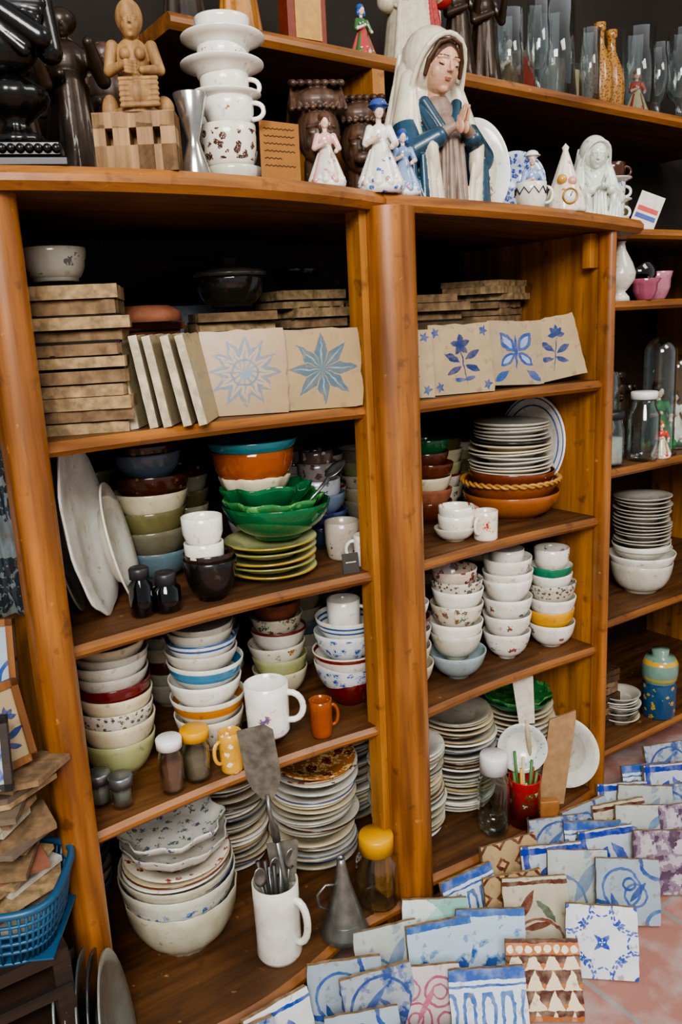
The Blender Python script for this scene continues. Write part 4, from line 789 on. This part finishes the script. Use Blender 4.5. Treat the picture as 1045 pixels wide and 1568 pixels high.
figurine('flower_figurine',T(1.11,.31,zh(1.11)),.11,[PSK,PBL,PPK,glaze('4A6A3A'),glaze('3A6A3A'),glaze('B84A4A'),glaze('3A6A3A')],21)
b=MB(); b.box(.09,.04,.14,plain('7A3018',.5),None,.003); b.box(.06,.002,.1,plain('B8883A',.4),T(0,-.021,.02)); b.done('small_icon_box',T(.98,.33,zh(.98)))
tallfig('wooden_saint_figure',T(.85,.35,zh(.85)),.25,W_Z); tallfig('wooden_saint_figure',T(.75,.38,zh(.75)),.25,W_DARK)
for i,x in enumerate((1.40,1.48)): tallfig('dark_saint_figure',T(x,.34,zh(x)),.24,BRZ)
AM=glaze('A8783A','5A3A18',160,.4,-1,1,rough=.25)
for i,x in enumerate((1.86,1.93)):
    b=MB(); b.lathe([(1e-5,0),(.028,0),(.033,.02),(.036,.06),(.032,.1),(.02,.13),(.012,.15),(.011,.18),(.015,.185),(.015,.2),(1e-5,.2)],AM,rip=lambda r,z,a,t:(r*(1+.03*math.sin(12*a)*(z<.13)),z)); b.done('pineapple_bottle',T(x,.32+.02*i,zh(x)))
gl=glass('E8F0F0',.05,.9)
for i,(x,y,r,h) in enumerate(((2.04,.34,.045,.22),(2.13,.34,.03,.2),(1.58,.36,.035,.19),(1.66,.34,.03,.22),(1.74,.36,.05,.23),(2.2,.32,.04,.24),(1.80,.30,.025,.17))):
    b=MB(); b.lathe([(1e-5,.0),(r*.8,0),(r*.82,.006),(r*.3,.014),(r*.25,.05),(r*.8,.075),(r,.12),(r*.9,h),(r*.87,h),(r*.95,.12),(r*.7,.08),(1e-5,.07)] if i%2 else [(1e-5,0),(r,0),(r,h),(r-.002,h),(r-.002,.006),(1e-5,.006)],gl); b.done('glass_vase',T(x,y,zh(x)))
figurine('small_porcelain_figurine',T(2.04,.34,zh(2.04)+.007)@RZ(-30),.12,[PSK,glaze('8A6030'),PPK,PBL,glaze('B84838'),glaze('D8D0B0'),PWH],31)
figurine('small_porcelain_figurine',T(1.62,.40,zh(1.62))@RZ(-30),.16,[PSK,LASH,PPK,LASH,glaze('6A4A3A'),glaze('8A6A4A'),DW],33)
for i,x in enumerate((1.55,1.66,1.78,1.90,2.02,2.14)):
    b=MB(); b.box(.1,.02,.18,[plain('5A3A2A',.6),plain('3A3A3C',.6),plain('7A6A58',.6)][i%3],None,.003); b.box(.07,.002,.14,[plain('A89878',.7),plain('5A6A78',.7),plain('9A3A2A',.7),plain('6A5A48',.7)][i%4],T(0,-.011,.02)); b.done('framed_print',T(x,.5,zh(x))@RX(-6))
for i,x in enumerate((1.62,1.70,1.79,1.88,1.98)):
    b=MB(); b.lathe([(1e-5,0),(.03,0),(.035,.05),(.03,.1),(.012,.14),(.012,.18),(.014,.185),(1e-5,.186)],[plain('2A2826',.3),plain('3A3020',.4),plain('2A3A30',.15),plain('241C18',.4),plain('5A4A20',.15)][i]); b.done('dark_bottle',T(x,.35+.04*(i%2),1.456))
# ---------------------------------------------------------------- left side clutter
crate=MB()
for k in range(5): crate.box(.30,.35,.018,W_DARK,T(0,0,.005+k*.082))
for sx in (-.14,.14):
    for sy in (-.16,.16): crate.box(.025,.025,.40,W_DARK,T(sx,sy,0))
crate.box(.3,.35,.02,W_DARK,T(0,0,.39))
crate.done('slatted_crate',T(.06,.05,FL))
BB=plain('22506F',.4,0,.1)
b=MB(); L=.085
def rr(s,z,n=40):
    return [(s*L*1.25*(abs(math.cos(a))**.5)*(1 if math.cos(a)>0 else -1),s*L*(abs(math.sin(a))**.5)*(1 if math.sin(a)>0 else -1),z) for a in [2*pi*i/n for i in range(n)]]
for z,s,t in ((.0,.85,.003),(.02,.89,.003),(.035,.92,.003),(.05,.95,.003),(.065,.98,.003),(.085,1.02,.006)): b.tube(rr(s,z),t,BB,closed=True,seg=6)
A0,A1=rr(.85,0,48),rr(1.02,.085,48)
for p,q in zip(A0,A1): b.tube([p,q],.0026,BB,seg=5)
b.box(.2,.14,.003,BB,T(0,0,0)); b.done('blue_plastic_basket',T(.135,-.03,FL+.411)@RZ(-30))
TB=[plain('B8AC96',.8,0,.4,60,.4),plain('8E5A42',.8,0,.3,60,.4),BISQ,BISQ2,plain('706050',.8),plain('C8C2B4',.6,0,.3)]
def shard(sz):
    k=random.choice([0,0,1,2]); h=sz/2
    c=[(-h,-h),(h,-h),(h,h),(-h,h)]
    if k==1: c=[(-h,-h),(h,-h),(h,h*.3),(h*.2,h),(-h,h*.8)]
    if k==2: c=[(-h,-h*.6),(h*.4,-h),(h,-h*.2),(h*.7,h),(-h,h)]
    return [(x+jit(.003),z+jit(.003)) for x,z in c]
b=MB()
for i in range(22):
    b.poly(shard(random.uniform(.09,.135)),-.0042,.0042,random.choice(TB),T(jit(.022),jit(.018),i*.0105+.012)@RZ(jit(60))@RX(90+jit(7))@RY(jit(5)),edge=random.choice(TB))
b.done('broken_tile_heap',T(.155,-.02,FL+.42))
def framed(name,X,w,h,pat,fm):
    b=MB(); t=.01
    b.poly([(-w/2,0),(w/2,0),(w/2,h),(-w/2,h)],-.003,.003,tilemat(pat,.1))
    for (cx,cz,sx,sz) in ((0,0,w,t),(0,h-t,w,t)): b.box(sx,.014,sz,fm,T(cx,0,cz))
    for cx in (-w/2+t/2,w/2-t/2): b.box(t,.014,h,fm,T(cx,0,0))
    return b.done(name,X)
FRM=wood('frame_wood','9A642C','6A4018','z',.4,.2)
framed('framed_tile',T(.175,.03,FL+.665)@RZ(-30)@RX(-10),.09,.19,'curl',FRM); framed('framed_tile',T(.185,-.055,FL+.665)@RZ(20)@RX(-14),.075,.12,'bouq2',FRM); framed('framed_tile',T(.135,-.10,FL+.665)@RZ(-20)@RX(-16),.08,.10,'mot',W_DARK)
b=MB(); n=16; vs=[];fs=[]
for i in range(n):
    for j in range(n): vs.append((-.05+.1*i/(n-1),.010*math.sin(i*1.7+j*.6)+jit(.005),.26*j/(n-1)))
for i in range(n-1):
    for j in range(n-1): fs.append([i*n+j,(i+1)*n+j,(i+1)*n+j+1,i*n+j+1])
b.raw(vs,fs,glaze('5E6668','20282C',14,.5,-1,1,rough=.2)); b.done('crumpled_poster',T(.215,.10,.86)@RZ(-25))
slab('side_cupboard',-.3,.235,.26,.58,FL,1.6,W_DARK,.003)
b=MB()
for k in range(7): b.tube([(.012*k-.036,.004*math.sin(k*2),0),(.012*k-.036+jit(.004),.006*math.sin(k*3),.14),(.012*k-.036,.004*math.sin(k*2),.30)],.009,plain('4A1618',.7))
b.done('dark_red_curtain',T(.215,.16,1.12)@RZ(-25))
for i,(x,y,yaw,lean) in enumerate(((.20,-.16,50,14),(.14,-.20,20,14),(.06,-.24,0,12))): tile(x,y,FL,.17,yaw,lean,['fade','brn','dk'][i],name='leaning_tile')
for i in range(5): platter('leaning_plate',(.205+.013*i,-.04-.012*i,FL+.165),.165,.7,(.9,-.42,.1),[glaze('8A928E'),glaze('3A444A'),glaze('5A6668'),glaze('2E3438'),glaze('7A7C74')][i])
# ---------------------------------------------------------------- light
w=bpy.data.worlds.new('World'); bpy.context.scene.world=w; w.use_nodes=True
bg=w.node_tree.nodes['Background']; bg.inputs[0].default_value=(.94,.96,1,1); bg.inputs[1].default_value=.5
def area(name,loc,tgt,size,power,col=(1,1,1)):
    l=bpy.data.lights.new(name,'AREA'); l.shape='RECTANGLE'; l.size=size[0]; l.size_y=size[1]; l.energy=power; l.color=col
    o=bpy.data.objects.new(name,l); SC.objects.link(o); o.location=loc; o.rotation_euler=(Vector(tgt)-Vector(loc)).to_track_quat('-Z','Y').to_euler(); return o
area('street_daylight',(-1.0,-2.7,2.7),(.9,0,.8),(1.5,1.2),165,(1,.98,.95))
area('overhead_fill',(1.8,-1.5,2.8),(1.3,0,.8),(.8,.8),22,(1,.95,.88))  # unseen area light high on the right, weak and warm, no fixture
try: bpy.context.scene.view_settings.look='AgX - Medium High Contrast'
except Exception: pass
# ---------------------------------------------------------------- camera
R0=Vector((.834,-.552,0)).normalized(); hh=Vector((.552,.834,0)).normalized(); th=math.radians(12.8)
Fw=hh*math.cos(th)+Vector((0,0,-math.sin(th))); U0=R0.cross(Fw); rv=R0*.9987-U0*.05; uv=R0*.05+U0*.9987
cd=bpy.data.cameras.new('camera'); cam=bpy.data.objects.new('camera',cd); SC.objects.link(cam)
Mx=Matrix((rv,uv,-Fw)).transposed().to_4x4(); Mx.translation=Vector((0,-1.2,1.27)); cam.matrix_world=Mx
cd.sensor_fit='VERTICAL'; cd.sensor_height=36; cd.sensor_width=24; cd.lens=1310/1620*36; cd.clip_start=.05
bpy.context.scene.camera=cam
